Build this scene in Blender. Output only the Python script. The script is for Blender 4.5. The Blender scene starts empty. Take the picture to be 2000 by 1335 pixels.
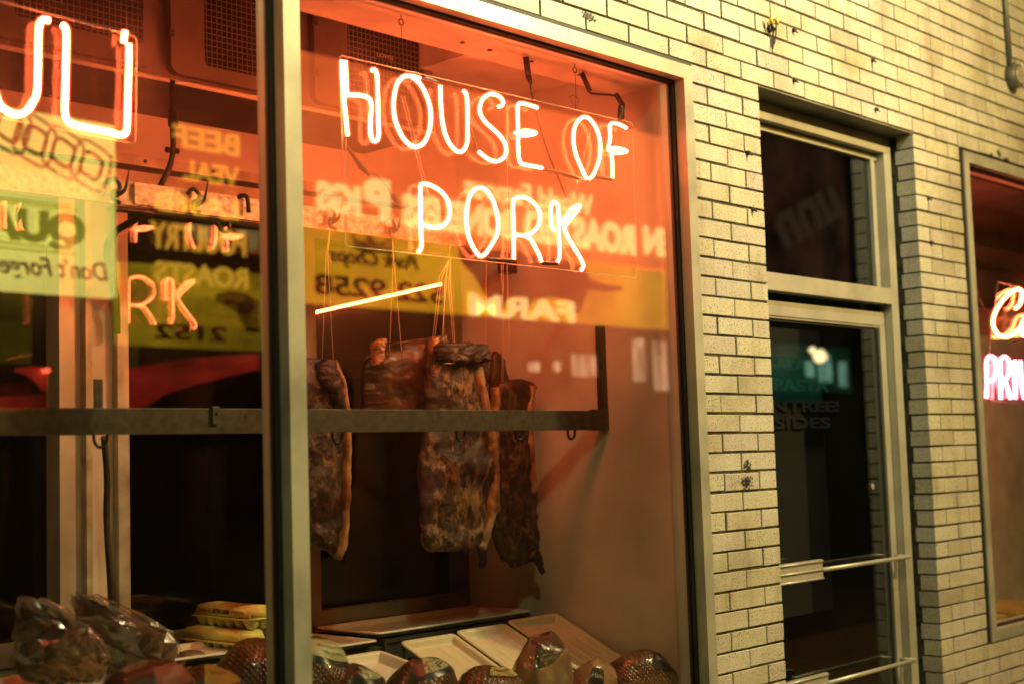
import bpy, bmesh, math, random
from mathutils import Vector, Matrix, noise
random.seed(7)
R=math.radians
sc=bpy.context.scene
col=sc.collection
# ------------------------------------------------------------------ camera
CAM=Vector((-4.26675,-2.74324,1.59820))
F_=Vector((0.72558233,0.68305566,0.0834581)); RT=Vector((0.68701664,-0.72596816,-0.03127889)); UP=Vector((-0.0392227,-0.08003252,0.99602027))
cd=bpy.data.cameras.new('camera'); cam=bpy.data.objects.new('camera',cd); col.objects.link(cam)
cam.matrix_world=Matrix(((RT.x,UP.x,-F_.x,CAM.x),(RT.y,UP.y,-F_.y,CAM.y),(RT.z,UP.z,-F_.z,CAM.z),(0,0,0,1)))
cd.sensor_width=36; cd.lens=48.935; cd.clip_start=.05; cd.clip_end=300
cd.dof.use_dof=True; cd.dof.focus_distance=4.45; cd.dof.aperture_fstop=1.9
sc.camera=cam
FP=2718.619
def at(px,py,y):
    """the point of the plane y=const that the photograph shows at pixel (px,py)"""
    d=F_+RT*((px-1000)/FP)-UP*((py-667.5)/FP); return CAM+d*((y-CAM.y)/d.y)
def atx(px,py,x):
    d=F_+RT*((px-1000)/FP)-UP*((py-667.5)/FP); return CAM+d*((x-CAM.x)/d.x)
# ------------------------------------------------------------------ world (night) and lamps
w=bpy.data.worlds.new('World'); sc.world=w; w.use_nodes=True
nt=w.node_tree; bg=nt.nodes['Background']
sky=nt.nodes.new('ShaderNodeTexSky'); sky.sky_type='NISHITA'; sky.sun_disc=False; sky.sun_elevation=R(-4); sky.sun_rotation=R(200)
nt.links.new(sky.outputs[0],bg.inputs[0]); bg.inputs[1].default_value=.004
sc.view_settings.view_transform='Standard'; sc.view_settings.look='None'; sc.view_settings.exposure=0; sc.view_settings.gamma=1
sc.cycles.transparent_max_bounces=24; sc.cycles.max_bounces=10; sc.cycles.diffuse_bounces=1; sc.cycles.glossy_bounces=5
sc.cycles.sample_clamp_indirect=6; sc.cycles.caustics_reflective=False; sc.cycles.caustics_refractive=False
sc.cycles.use_denoising=True
def lamp(name,loc,target,watts,color,size):
    l=bpy.data.lights.new(name,'AREA'); l.energy=watts; l.color=color; l.shape='DISK'; l.size=size
    o=bpy.data.objects.new(name,l); col.objects.link(o); o.location=loc
    o.rotation_euler=(Vector(target)-Vector(loc)).to_track_quat('-Z','Y').to_euler(); return o
lamp('street_light',(1.2,-2.5,4.4),(-1.7,0,1.8),218,(1,.74,.27),.22)
lamp('canopy_light',(.35,-1.5,4.35),(-.9,0,2.7),62,(1,.91,.68),.16)
lamp('shopfront_light',(-3.9,-3.1,4.35),(-1.5,.5,1.1),52,(.92,1,.42),.2)
# ------------------------------------------------------------------ helpers
def tag(o,label=None,cat=None,group=None,kind=None):
    if label:o['label']=label
    if cat:o['category']=cat
    if group:o['group']=group
    if kind:o['kind']=kind
    return o
def thing(name,loc,label,cat,group=None):
    o=bpy.data.objects.new(name,None); col.objects.link(o); o.location=loc; o.empty_display_size=.05
    return tag(o,label,cat,group)
class MB:
    def __init__(s): s.bm=bmesh.new()
    def quad(s,pts):
        vs=[s.bm.verts.new(p) for p in pts]; return s.bm.faces.new(vs)
    def box(s,a,b,bev=0):
        x0,y0,z0=a;x1,y1,z1=b
        if x0>x1:x0,x1=x1,x0
        if y0>y1:y0,y1=y1,y0
        if z0>z1:z0,z1=z1,z0
        if bev>0 and min(x1-x0,y1-y0,z1-z0)>2.2*bev:
            t=bmesh.new(); r=bmesh.ops.create_cube(t,size=1)
            for v in t.verts: v.co=Vector(((x0+x1)/2+v.co.x*(x1-x0),(y0+y1)/2+v.co.y*(y1-y0),(z0+z1)/2+v.co.z*(z1-z0)))
            bmesh.ops.bevel(t,geom=t.edges[:],offset=bev,segments=2,affect='EDGES',profile=.6)
            s.merge(t); return
        c=[(x0,y0,z0),(x1,y0,z0),(x1,y1,z0),(x0,y1,z0),(x0,y0,z1),(x1,y0,z1),(x1,y1,z1),(x0,y1,z1)]
        v=[s.bm.verts.new(p) for p in c]
        for f in((3,2,1,0),(4,5,6,7),(0,1,5,4),(1,2,6,5),(2,3,7,6),(3,0,4,7)): s.bm.faces.new([v[i] for i in f])
    def merge(s,t,M=None):
        mp={}
        for v in t.verts: mp[v]=s.bm.verts.new(M@v.co if M else v.co)
        for f in t.faces:
            try: nf=s.bm.faces.new([mp[v] for v in f.verts]); nf.smooth=f.smooth
            except ValueError: pass
        t.free()
    def tube(s,pts,r,seg=10,cap=True,radii=None,closed=False):
        pts=[Vector(p) for p in pts]; n=len(pts)
        if n<2:return
        rings=[];prev=None
        for i,p in enumerate(pts):
            if closed: d=pts[(i+1)%n]-pts[i-1]
            else: d=(pts[min(i+1,n-1)]-pts[max(i-1,0)])
            if d.length<1e-9:d=Vector((0,0,1))
            d.normalize()
            if prev is None:
                a=Vector((0,1,0)) if abs(d.y)<.9 else Vector((1,0,0))
                nrm=(a-d*a.dot(d)).normalized()
            else:
                nrm=prev-d*prev.dot(d)
                if nrm.length<1e-6:
                    a=Vector((0,1,0)) if abs(d.y)<.9 else Vector((1,0,0)); nrm=a-d*a.dot(d)
                nrm.normalize()
            prev=nrm; b=d.cross(nrm); rr=radii[i] if radii else r
            rings.append([s.bm.verts.new(p+(nrm*math.cos(2*math.pi*k/seg)+b*math.sin(2*math.pi*k/seg))*rr) for k in range(seg)])
        m=n if closed else n-1
        for i in range(m):
            A=rings[i];B=rings[(i+1)%n]
            for k in range(seg):
                f=s.bm.faces.new((A[k],A[(k+1)%seg],B[(k+1)%seg],B[k])); f.smooth=True
        if cap and not closed:
            s.bm.faces.new(rings[0][::-1]); s.bm.faces.new(rings[-1])
    def cyl(s,a,b,r,seg=16,r2=None): s.tube([a,b],r,seg,radii=[r,r if r2 is None else r2])
    def prism(s,poly,y0,y1):
        """polygon in (x,z) extruded in y"""
        A=[s.bm.verts.new((x,y0,z)) for x,z in poly];B=[s.bm.verts.new((x,y1,z)) for x,z in poly]
        n=len(poly); s.bm.faces.new(A); s.bm.faces.new(B[::-1])
        for i in range(n): s.bm.faces.new((A[i],B[i],B[(i+1)%n],A[(i+1)%n]))
    def build(s,name,mat,parent=None,smooth=False,label=None):
        bmesh.ops.recalc_face_normals(s.bm,faces=s.bm.faces[:])
        me=bpy.data.meshes.new(name); s.bm.to_mesh(me); s.bm.free()
        if smooth:
            for p in me.polygons:p.use_smooth=True
        for m in (mat if isinstance(mat,(list,tuple)) else [mat]): me.materials.append(m)
        o=bpy.data.objects.new(name,me); col.objects.link(o)
        if parent:
            o.parent=parent; o.matrix_parent_inverse=Matrix.Translation(-parent.location)
        if label:o['label']=label
        return o
def smooth_path(pts,n=6,closed=False):
    P=[Vector(p) for p in pts]; out=[]; N=len(P)
    rng=range(N) if closed else range(N-1)
    for i in rng:
        if closed:p0,p1,p2,p3=P[i-1],P[i],P[(i+1)%N],P[(i+2)%N]
        else:p0,p1,p2,p3=P[max(i-1,0)],P[i],P[i+1],P[min(i+2,N-1)]
        for k in range(n):
            t=k/n
            out.append(.5*((2*p1)+(p2-p0)*t+(2*p0-5*p1+4*p2-p3)*t*t+(3*p1-p0-3*p2+p3)*t**3))
    if not closed: out.append(P[-1])
    return out
# ------------------------------------------------------------------ materials
def N(m,t,**k):
    n=m.node_tree.nodes.new(t)
    for a,b in k.items():
        if a.startswith('i_'): n.inputs[a[2:].replace('_',' ')].default_value=b
        else:setattr(n,a,b)
    return n
def newmat(name):
    m=bpy.data.materials.new(name); m.use_nodes=True; return m,m.node_tree.nodes['Principled BSDF'],m.node_tree.links
def ramp(m,fac,stops,interp='LINEAR'):
    r=N(m,'ShaderNodeValToRGB'); e=r.color_ramp.elements; r.color_ramp.interpolation=interp
    while len(e)<len(stops): e.new(.5)
    for i,(p,c) in enumerate(stops): e[i].position=p; e[i].color=(*c,1)
    m.node_tree.links.new(fac,r.inputs[0]); return r.outputs[0]
def bump(m,b,h,strength=.3,dist=.002):
    n=N(m,'ShaderNodeBump'); n.inputs['Strength'].default_value=strength; n.inputs['Distance'].default_value=dist
    m.node_tree.links.new(h,n.inputs['Height']); m.node_tree.links.new(n.outputs[0],b.inputs['Normal'])
def mat(name,c,rough=.5,metal=0,var=.12,scale=8,c2=None,bscale=None,bstr=.2,coat=0,spec=.5):
    m,b,L=newmat(name); tc=N(m,'ShaderNodeTexCoord'); nz=N(m,'ShaderNodeTexNoise',i_Scale=scale,i_Detail=6)
    L.new(tc.outputs['Object'],nz.inputs[0])
    d=c2 or tuple(max(0,x*(1-2.2*var)) for x in c); u=c if c2 else tuple(min(1,x*(1+var)) for x in c)
    L.new(ramp(m,nz.outputs[0],[(.32,d),(.62,u)]),b.inputs['Base Color'])
    b.inputs['Roughness'].default_value=rough; b.inputs['Metallic'].default_value=metal; b.inputs['Coat Weight'].default_value=coat
    b.inputs['Specular IOR Level'].default_value=spec
    if bscale:
        n2=N(m,'ShaderNodeTexNoise',i_Scale=bscale,i_Detail=4); L.new(tc.outputs['Object'],n2.inputs[0]); bump(m,b,n2.outputs[0],bstr)
    return m
def emis(name,c,s,rough=.5):
    m,b,L=newmat(name); b.inputs['Base Color'].default_value=(min(1,c[0]),min(1,c[1]),min(1,c[2]),1)
    b.inputs['Emission Color'].default_value=(*c,1); b.inputs['Emission Strength'].default_value=s; return m
def emisn(name,c,scale,lo,hi,sx=1,sz=1):
    '''lit panel with uneven lighting inside it'''
    m=emis(name,c,1); b=m.node_tree.nodes['Principled BSDF']; tc=N(m,'ShaderNodeTexCoord'); mp=N(m,'ShaderNodeMapping'); mp.inputs['Scale'].default_value=(sx,1,sz)
    nz=N(m,'ShaderNodeTexNoise',i_Scale=scale,i_Detail=5,i_Roughness=.6); m.node_tree.links.new(tc.outputs['Object'],mp.inputs[0]); m.node_tree.links.new(mp.outputs[0],nz.inputs[0])
    mr=N(m,'ShaderNodeMapRange'); mr.inputs[1].default_value=.33; mr.inputs[2].default_value=.67; mr.inputs[3].default_value=lo; mr.inputs[4].default_value=hi
    m.node_tree.links.new(nz.outputs[0],mr.inputs[0]); m.node_tree.links.new(mr.outputs[0],b.inputs['Emission Strength']); return m
def glassmat(name,tint=(.97,.98,.96),r0=.045,rough=0.0,bumpy=0,smear=0):
    """thin clear sheet: Fresnel reflection over straight transmission"""
    m=bpy.data.materials.new(name); m.use_nodes=True; nt=m.node_tree; nt.nodes.clear(); L=nt.links
    out=N(m,'ShaderNodeOutputMaterial'); g=N(m,'ShaderNodeNewGeometry')
    dot=N(m,'ShaderNodeVectorMath',operation='DOT_PRODUCT'); L.new(g.outputs['Incoming'],dot.inputs[0]); L.new(g.outputs['Normal'],dot.inputs[1])
    ab=N(m,'ShaderNodeMath',operation='ABSOLUTE'); L.new(dot.outputs['Value'],ab.inputs[0])
    one=N(m,'ShaderNodeMath',operation='SUBTRACT'); one.inputs[0].default_value=1; L.new(ab.outputs[0],one.inputs[1])
    pw=N(m,'ShaderNodeMath',operation='POWER'); L.new(one.outputs[0],pw.inputs[0]); pw.inputs[1].default_value=5
    ml=N(m,'ShaderNodeMath',operation='MULTIPLY_ADD'); L.new(pw.outputs[0],ml.inputs[0]); ml.inputs[1].default_value=1-r0; ml.inputs[2].default_value=r0
    tr=N(m,'ShaderNodeBsdfTransparent'); tr.inputs[0].default_value=(*tint,1)
    gl=N(m,'ShaderNodeBsdfGlossy'); gl.inputs['Roughness'].default_value=rough; gl.inputs[0].default_value=(1,1,1,1)
    mx=N(m,'ShaderNodeMixShader'); L.new(ml.outputs[0],mx.inputs[0]); L.new(tr.outputs[0],mx.inputs[1]); L.new(gl.outputs[0],mx.inputs[2])
    if bumpy:
        tc=N(m,'ShaderNodeTexCoord'); nz=N(m,'ShaderNodeTexNoise',i_Scale=bumpy,i_Detail=5,i_Distortion=1.2); L.new(tc.outputs['Object'],nz.inputs[0])
        bp=N(m,'ShaderNodeBump'); bp.inputs['Strength'].default_value=.8; bp.inputs['Distance'].default_value=.012; L.new(nz.outputs[0],bp.inputs['Height']); L.new(bp.outputs[0],gl.inputs['Normal'])
    last=mx
    if smear:
        df=N(m,'ShaderNodeBsdfTranslucent'); df.inputs[0].default_value=(.8,.8,.78,1)
        tc=N(m,'ShaderNodeTexCoord'); mp=N(m,'ShaderNodeMapping'); mp.inputs['Scale'].default_value=(1,1,.35); L.new(tc.outputs['Object'],mp.inputs[0])
        nz=N(m,'ShaderNodeTexNoise',i_Scale=5,i_Detail=7); L.new(mp.outputs[0],nz.inputs[0])
        mr=N(m,'ShaderNodeMapRange'); mr.inputs[1].default_value=.35; mr.inputs[2].default_value=.75; mr.inputs[3].default_value=smear*.35; mr.inputs[4].default_value=smear*1.6
        L.new(nz.outputs[0],mr.inputs[0])
        m2=N(m,'ShaderNodeMixShader'); L.new(mr.outputs[0],m2.inputs[0]); L.new(mx.outputs[0],m2.inputs[1]); L.new(df.outputs[0],m2.inputs[2]); last=m2
    L.new(last.outputs[0],out.inputs[0]); return m
def brickmat():
    m,b,L=newmat('glazed brick'); tc=N(m,'ShaderNodeTexCoord')
    at_=N(m,'ShaderNodeAttribute',attribute_name='tint')
    v=N(m,'ShaderNodeTexNoise',i_Scale=210,i_Detail=3,i_Roughness=.6); L.new(tc.outputs['Object'],v.inputs[0])
    v2=N(m,'ShaderNodeTexNoise',i_Scale=9,i_Detail=5); L.new(tc.outputs['Object'],v2.inputs[0])
    ad=N(m,'ShaderNodeMath',operation='MULTIPLY_ADD'); L.new(v2.outputs[0],ad.inputs[0]); ad.inputs[1].default_value=-.16; L.new(v.outputs[0],ad.inputs[2])
    sp=ramp(m,ad.outputs[0],[(.29,(0,0,0)),(.37,(1,1,1))])
    big=N(m,'ShaderNodeTexNoise',i_Scale=2.3,i_Detail=6,i_Roughness=.6); L.new(tc.outputs['Object'],big.inputs[0])
    base0=ramp(m,big.outputs[0],[(.28,(.33,.28,.19)),(.50,(.56,.525,.44)),(.75,(.63,.60,.51))])
    mp2=N(m,'ShaderNodeMapping'); mp2.inputs['Scale'].default_value=(7,7,.8); L.new(tc.outputs['Object'],mp2.inputs[0])
    st=N(m,'ShaderNodeTexNoise',i_Scale=1.6,i_Detail=7,i_Roughness=.65); L.new(mp2.outputs[0],st.inputs[0])
    stc=ramp(m,st.outputs[0],[(.30,(.70,.66,.56)),(.48,(1,1,1))])
    bm_=N(m,'ShaderNodeMixRGB',blend_type='MULTIPLY'); bm_.inputs[0].default_value=.8; L.new(base0,bm_.inputs[1]); L.new(stc,bm_.inputs[2]); base=bm_.outputs[0]
    mul=N(m,'ShaderNodeMixRGB',blend_type='MULTIPLY'); mul.inputs[0].default_value=1; L.new(base,mul.inputs[1]); L.new(at_.outputs['Color'],mul.inputs[2])
    mx=N(m,'ShaderNodeMixRGB'); L.new(sp,mx.inputs[0]); mx.inputs[1].default_value=(.12,.095,.055,1); L.new(mul.outputs[0],mx.inputs[2])
    L.new(mx.outputs[0],b.inputs['Base Color']); b.inputs['Roughness'].default_value=.42
    bump(m,b,v.outputs[0],.25,.001); return m
M={}
M['brick']=brickmat()
M['mortar']=mat('mortar',(.065,.055,.035),.95,var=.3,scale=30,bscale=200,bstr=.5)
M['frame']=mat('aluminium frame',(.43,.41,.32),.36,.25,var=.13,scale=5,bscale=350,bstr=.05)
M['frame2']=mat('door aluminium',(.50,.47,.38),.40,.35,var=.08,scale=6,bscale=350,bstr=.05)
M['olive']=mat('olive painted frame',(.20,.19,.13),.5,.1,var=.2,scale=5)
M['rubber']=mat('black gasket',(.012,.012,.012),.6)
M['paint']=mat('painted wall',(.58,.545,.46),.6,var=.10,scale=3,bscale=260,bstr=.35)
M['paint2']=mat('stippled panel',(.56,.52,.41),.65,var=.08,scale=5,bscale=420,bstr=.6)
M['ceil']=mat('ceiling paint',(.62,.55,.45),.6,var=.1,scale=5,bscale=150,bstr=.2)
M['unit']=mat('cooling unit casing',(.15,.12,.10),.5,.1,var=.12,scale=6,bscale=300,bstr=.3)
M['dark']=mat('dark void',(.015,.013,.012),.9)
M['room']=mat('dark shop interior',(.022,.018,.016),.8,var=.3,scale=2)
M['dark_under']=mat('darkened underside',(.045,.035,.028),.6,var=.3,scale=5)  # casing tone darkened to carry the shade under the unit
M['trim']=mat('metal trim',(.44,.41,.31),.45,.3,var=.15,scale=12,bscale=120,bstr=.2)
M['rail']=mat('spotted galvanised rail',(.50,.44,.33),.5,.3,c2=(.20,.15,.09),scale=60,bscale=150,bstr=.3)
M['steel']=mat('dull steel bar',(.085,.08,.06),.42,.6,var=.14,scale=45,bscale=180,bstr=.3)
M['iron']=mat('black iron hook',(.035,.03,.022),.4,.6,var=.3,scale=30)
M['glass']=glassmat('window glass',r0=.13,smear=.007)
M['rglass']=glassmat('rear glass',tint=(.80,.81,.79),r0=.034)
M['acrylic']=glassmat('acrylic panel',tint=(.97,.96,.95),r0=.008,rough=.06)
M['film']=glassmat('crumpled plastic film',tint=(.74,.72,.66),r0=.14,rough=.22,bumpy=7,smear=.10)
M['plast']=mat('cream plastic tray',(.68,.63,.44),.4,var=.03,scale=30,spec=.5,bscale=60,bstr=.08)
M['white']=mat('white plastic tray',(.74,.70,.58),.35,var=.03,scale=30,bscale=60,bstr=.08)
M['crate']=mat('black plastic crate',(.035,.04,.035),.5,var=.2)
M['string']=mat('butcher string',(.75,.58,.36),.8)
M['egg']=mat('yellow foam carton',(.90,.90,.30),.55,var=.04,scale=20,bscale=400,bstr=.15)
M['ink']=mat('black ink',(.02,.02,.02),.6)
M['redink']=mat('red ink',(.25,.05,.03),.6)
M['green']=mat('pale label green',(.42,.42,.22),.5)
M['goldlabel']=mat('gold label',(.60,.45,.12),.45)
M['blabel']=mat('black label',(.02,.025,.02),.3)
M['wire']=mat('black cable',(.015,.013,.012),.5)
M['yellow']=mat('yellow wire nut',(.75,.55,.02),.4)
M['rust']=mat('rusty bolt',(.05,.04,.03),.8,var=.4,scale=60)
M['conduit']=mat('grey conduit',(.16,.16,.14),.5,.4)
M['tubecoat']=mat('blocked-out tube paint',(.012,.01,.01),.25)
M['asphalt']=mat('asphalt',(.05,.05,.05),.9,var=.2,scale=30,bscale=60,bstr=.4)
M['pave']=mat('pavement',(.22,.20,.18),.9,var=.15,scale=6)
def neon(name,c,shell):
    core=emis(name,c,1)
    m=bpy.data.materials.new(name+' glass'); m.use_nodes=True; nt=m.node_tree; nt.nodes.clear()  # clear sleeve with added emission, imitating the halo round the tube
    out=N(m,'ShaderNodeOutputMaterial'); tr=N(m,'ShaderNodeBsdfTransparent'); em=N(m,'ShaderNodeEmission'); em.inputs[0].default_value=(*shell,1)
    ad=N(m,'ShaderNodeAddShader'); nt.links.new(tr.outputs[0],ad.inputs[0]); nt.links.new(em.outputs[0],ad.inputs[1]); nt.links.new(ad.outputs[0],out.inputs[0])
    return core,m
M['neon'],M['neon_halo']=neon('red neon',(92,12.6,3.7),(1.6,.10,.04))
M['pink'],M['pink_halo']=neon('pink neon',(60,6.8,9.0),(.8,.05,.18))
def meatmat(name,lean,fat,amt=.5,vs=11,rough=.5):
    m,b,L=newmat(name); tc=N(m,'ShaderNodeTexCoord'); mp=N(m,'ShaderNodeMapping'); mp.inputs['Scale'].default_value=(1,1,.5); mp.inputs['Rotation'].default_value=(0,R(18),0); L.new(tc.outputs['Object'],mp.inputs[0])
    nz=N(m,'ShaderNodeTexNoise',i_Scale=10,i_Detail=8,i_Roughness=.7); L.new(mp.outputs[0],nz.inputs[0])
    ds=N(m,'ShaderNodeMixRGB',blend_type='LINEAR_LIGHT'); ds.inputs[0].default_value=.10; L.new(mp.outputs[0],ds.inputs[1]); L.new(nz.outputs[1],ds.inputs[2])
    vo=N(m,'ShaderNodeTexVoronoi',feature='DISTANCE_TO_EDGE'); vo.inputs['Scale'].default_value=vs; vo.inputs['Randomness'].default_value=1; L.new(ds.outputs[0],vo.inputs['Vector'])
    n2=N(m,'ShaderNodeTexNoise',i_Scale=6,i_Detail=9,i_Roughness=.72); L.new(tc.outputs['Object'],n2.inputs[0])
    mr=N(m,'ShaderNodeMapRange'); L.new(n2.outputs[0],mr.inputs[0]); mr.inputs[1].default_value=.40; mr.inputs[2].default_value=.68; mr.inputs[3].default_value=.01; mr.inputs[4].default_value=amt*.42
    sb=N(m,'ShaderNodeMath',operation='SUBTRACT'); L.new(mr.outputs[0],sb.inputs[0]); L.new(vo.outputs[0],sb.inputs[1])
    fac=ramp(m,sb.outputs[0],[(.0,(0,0,0)),(.035,(1,1,1))])
    mp3=N(m,'ShaderNodeMapping'); mp3.inputs['Scale'].default_value=(5,5,1); L.new(tc.outputs['Object'],mp3.inputs[0])
    fb=N(m,'ShaderNodeTexNoise',i_Scale=22,i_Detail=6,i_Roughness=.7); L.new(mp3.outputs[0],fb.inputs[0])
    leanc=ramp(m,fb.outputs[0],[(.32,tuple(x*.35 for x in lean)),(.55,lean),(.75,tuple(x*2.2 for x in lean))])
    fn=N(m,'ShaderNodeTexNoise',i_Scale=60,i_Detail=5,i_Roughness=.7); L.new(tc.outputs['Object'],fn.inputs[0])
    fatc=ramp(m,fn.outputs[0],[(.33,tuple(x*.35 for x in fat)),(.62,fat)])
    mx=N(m,'ShaderNodeMixRGB'); L.new(fac,mx.inputs[0]); L.new(leanc,mx.inputs[1]); L.new(fatc,mx.inputs[2])
    L.new(mx.outputs[0],b.inputs['Base Color']); b.inputs['Roughness'].default_value=rough
    ad=N(m,'ShaderNodeMath',operation='MULTIPLY_ADD'); L.new(fn.outputs[0],ad.inputs[0]); ad.inputs[1].default_value=.5; L.new(nz.outputs[0],ad.inputs[2])
    bump(m,b,ad.outputs[0],.9,.012); return m
M['belly']=meatmat('smoked belly meat',(.042,.015,.006),(.25,.13,.045),amt=.36,rough=.38)
M['bellyd']=meatmat('dark smoked meat',(.030,.011,.005),(.18,.095,.035),amt=.27,vs=17,rough=.4)
M['rind']=mat('smoked rind',(.055,.024,.009),.38,var=.35,scale=10,bscale=40,bstr=.3)
M['fatm']=mat('fat edge',(.30,.17,.07),.45,var=.3,scale=30,bscale=80,bstr=.4)
def hammat(name,c1,c2,net=28,coat=.6,netamt=1.0):
    m,b,L=newmat(name); tc=N(m,'ShaderNodeTexCoord')
    nz=N(m,'ShaderNodeTexNoise',i_Scale=9,i_Detail=6); L.new(tc.outputs['Object'],nz.inputs[0])
    base=ramp(m,nz.outputs[0],[(.3,c1),(.65,c2)])
    b.inputs['Roughness'].default_value=.32; b.inputs['Coat Weight'].default_value=coat; b.inputs['Coat Roughness'].default_value=.10
    hs=[]
    for rot in(40,-40):
        mp=N(m,'ShaderNodeMapping'); mp.inputs['Rotation'].default_value=(0,R(rot),R(15)); L.new(tc.outputs['Object'],mp.inputs[0])
        wv=N(m,'ShaderNodeTexWave'); wv.inputs['Scale'].default_value=net; wv.inputs['Distortion'].default_value=2.5; wv.inputs['Detail'].default_value=2; wv.inputs['Detail Scale'].default_value=1.5; L.new(mp.outputs[0],wv.inputs[0]); hs.append(wv.outputs['Fac'])
    mx=N(m,'ShaderNodeMath',operation='MULTIPLY'); L.new(hs[0],mx.inputs[0]); L.new(hs[1],mx.inputs[1])
    net_=ramp(m,mx.outputs[0],[(.0,(.5,.5,.5)),(.12,(1,1,1))])
    ml=N(m,'ShaderNodeMixRGB',blend_type='MULTIPLY'); ml.inputs[0].default_value=min(1,netamt); L.new(base,ml.inputs[1]); L.new(net_,ml.inputs[2]); L.new(ml.outputs[0],b.inputs['Base Color'])
    cr=N(m,'ShaderNodeTexNoise',i_Scale=38,i_Detail=3,i_Distortion=1.5); L.new(tc.outputs['Object'],cr.inputs[0])
    ad=N(m,'ShaderNodeMath',operation='MULTIPLY_ADD'); L.new(cr.outputs[0],ad.inputs[0]); ad.inputs[1].default_value=1.6; L.new(mx.outputs[0],ad.inputs[2])
    bump(m,b,ad.outputs[0],.7*min(1,netamt+.3),.0028); return m
M['ham']=hammat('netted smoked ham',(.055,.018,.009),(.17,.068,.026))
M['ham2']=hammat('dark netted ham',(.04,.014,.008),(.12,.048,.02),net=22)
M['hamd']=hammat('dark ham end',(.035,.01,.008),(.07,.02,.012),net=9,coat=1,netamt=.3)
M['hampink']=hammat('wrapped pink ham',(.16,.05,.03),(.40,.25,.12),net=6,coat=1,netamt=.15)
# ------------------------------------------------------------------ text
def text_bm(body,size,extrude=0.0,bold=0.0,space=1.0,shear=0.0):
    cu=bpy.data.curves.new('t','FONT'); cu.body=body; cu.size=size; cu.extrude=extrude; cu.offset=bold; cu.space_character=space; cu.shear=shear
    cu.align_x='CENTER'; cu.align_y='CENTER'; cu.resolution_u=4
    o=bpy.data.objects.new('t',cu); col.objects.link(o); bpy.context.view_layer.update()
    me=bpy.data.meshes.new_from_object(o.evaluated_get(bpy.context.evaluated_depsgraph_get())); bpy.data.objects.remove(o)
    bm=bmesh.new(); bm.from_mesh(me); bpy.data.meshes.remove(me); return bm
def text(name,body,size,Mx,m,parent,extrude=.0008,bold=0,width=None,space=1,shear=0,label=None,warp=None):
    bm=text_bm(body,size,extrude,bold,space,shear)
    if width:
        xs=[v.co.x for v in bm.verts]; k=width/(max(xs)-min(xs))
        for v in bm.verts:v.co.x*=k
    mb=MB()
    for v in bm.verts: v.co=warp(v.co) if warp else Mx@v.co
    mb.merge(bm); return mb.build(name,m,parent,label=label)
# ================================================================== ground
g=MB(); g.quad([(-60,-60,-.12),(60,-60,-.12),(60,60,-.12),(-60,60,-.12)]); tag(g.build('road',M['asphalt']),kind='structure')
g=MB(); g.box((-12,-2.9-.6,-.11),(12,-.0,0)); tag(g.build('pavement',M['pave']),kind='structure')
# ================================================================== brick wall
h=.0667; LB=.214837; Z0=2.93; OP=[(-4.12,-.412,.62,Z0),(0,1.1816,-1,Z0),(1.6113,3.9,Z0-33*h,Z0)]
X0,X1,ZT=-6.2,4.6,4.55
wall=thing('brick_wall',(X0,0,0),'cream glazed brick shop wall with dark mortar joints around door and windows','wall')
mb=MB(); lay=mb.bm.loops.layers.color.new('tint')
MG=.0042
nr0=int((Z0)/h)
def cuts(z0,z1):
    segs=[(X0,X1)]
    for (a,b,c,d) in OP:
        if z1>c+.001 and z0<d-.001:
            ns=[]
            for s in segs:
                if b<=s[0] or a>=s[1]: ns.append(s); continue
                if s[0]<a: ns.append((s[0],a))
                if s[1]>b: ns.append((b,s[1]))
            segs=ns
    return segs
r=-int((ZT-Z0)/h)
while True:
    z1=Z0-r*h; z0=z1-h
    if z0<0:break
    segs=cuts(z0,z1); off=0 if r%2==0 else .5
    for (sa,sb) in segs:
        k=math.floor(sa/LB-off)-1
        while (k+off)*LB<sb:
            a=max(sa,(k+off)*LB); b=min(sb,(k+off+1)*LB); k+=1
            if b-a<.02: continue
            f0=len(mb.bm.faces)
            ea=0 if abs(a-sa)<1e-3 and sa!=X0 else MG/1.0
            eb=0 if abs(b-sb)<1e-3 and sb!=X1 else MG/1.0
            dep=.02
            if abs(a-1.1816)<1e-3 or abs(b)<1e-3: dep=.088 if r%2 else .078
            jz=random.uniform(-.0009,.0009); jy=random.uniform(-.0014,.0012)
            mg=MG*random.uniform(.75,1.2); x0_,x1_,za,zb=a+ea*random.uniform(.6,1.2),b-eb*random.uniform(.6,1.2),z0+mg+jz,z1-mg+jz
            c=.0016
            vo=[(x0_,dep,za),(x1_,dep,za),(x1_,dep,zb),(x0_,dep,zb)]
            vm=[(x0_,c+jy,za),(x1_,c+jy,za),(x1_,c+jy,zb),(x0_,c+jy,zb)]
            vi=[(x0_+c,jy,za+c),(x1_-c,jy,za+c),(x1_-c,jy,zb-c),(x0_+c,jy,zb-c)]
            V=[[mb.bm.verts.new(p) for p in q] for q in (vo,vm,vi)]
            fs=[mb.bm.faces.new(V[2])]
            for A,B in((0,1),(1,2)):
                for i in range(4): fs.append(mb.bm.faces.new((V[A][i],V[A][(i+1)%4],V[B][(i+1)%4],V[B][i])))
            t=random.gauss(1,.028); 
            if random.random()<.05:t*=.92
            t=max(.72,min(1.08,t)); tc_=(t,t*random.uniform(.97,1.0),t*random.uniform(.92,1.0),1)
            for f in fs:
                for lp in f.loops: lp[lay]=tc_
    r+=1
mb.build('brick_courses',M['brick'],wall)
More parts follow.
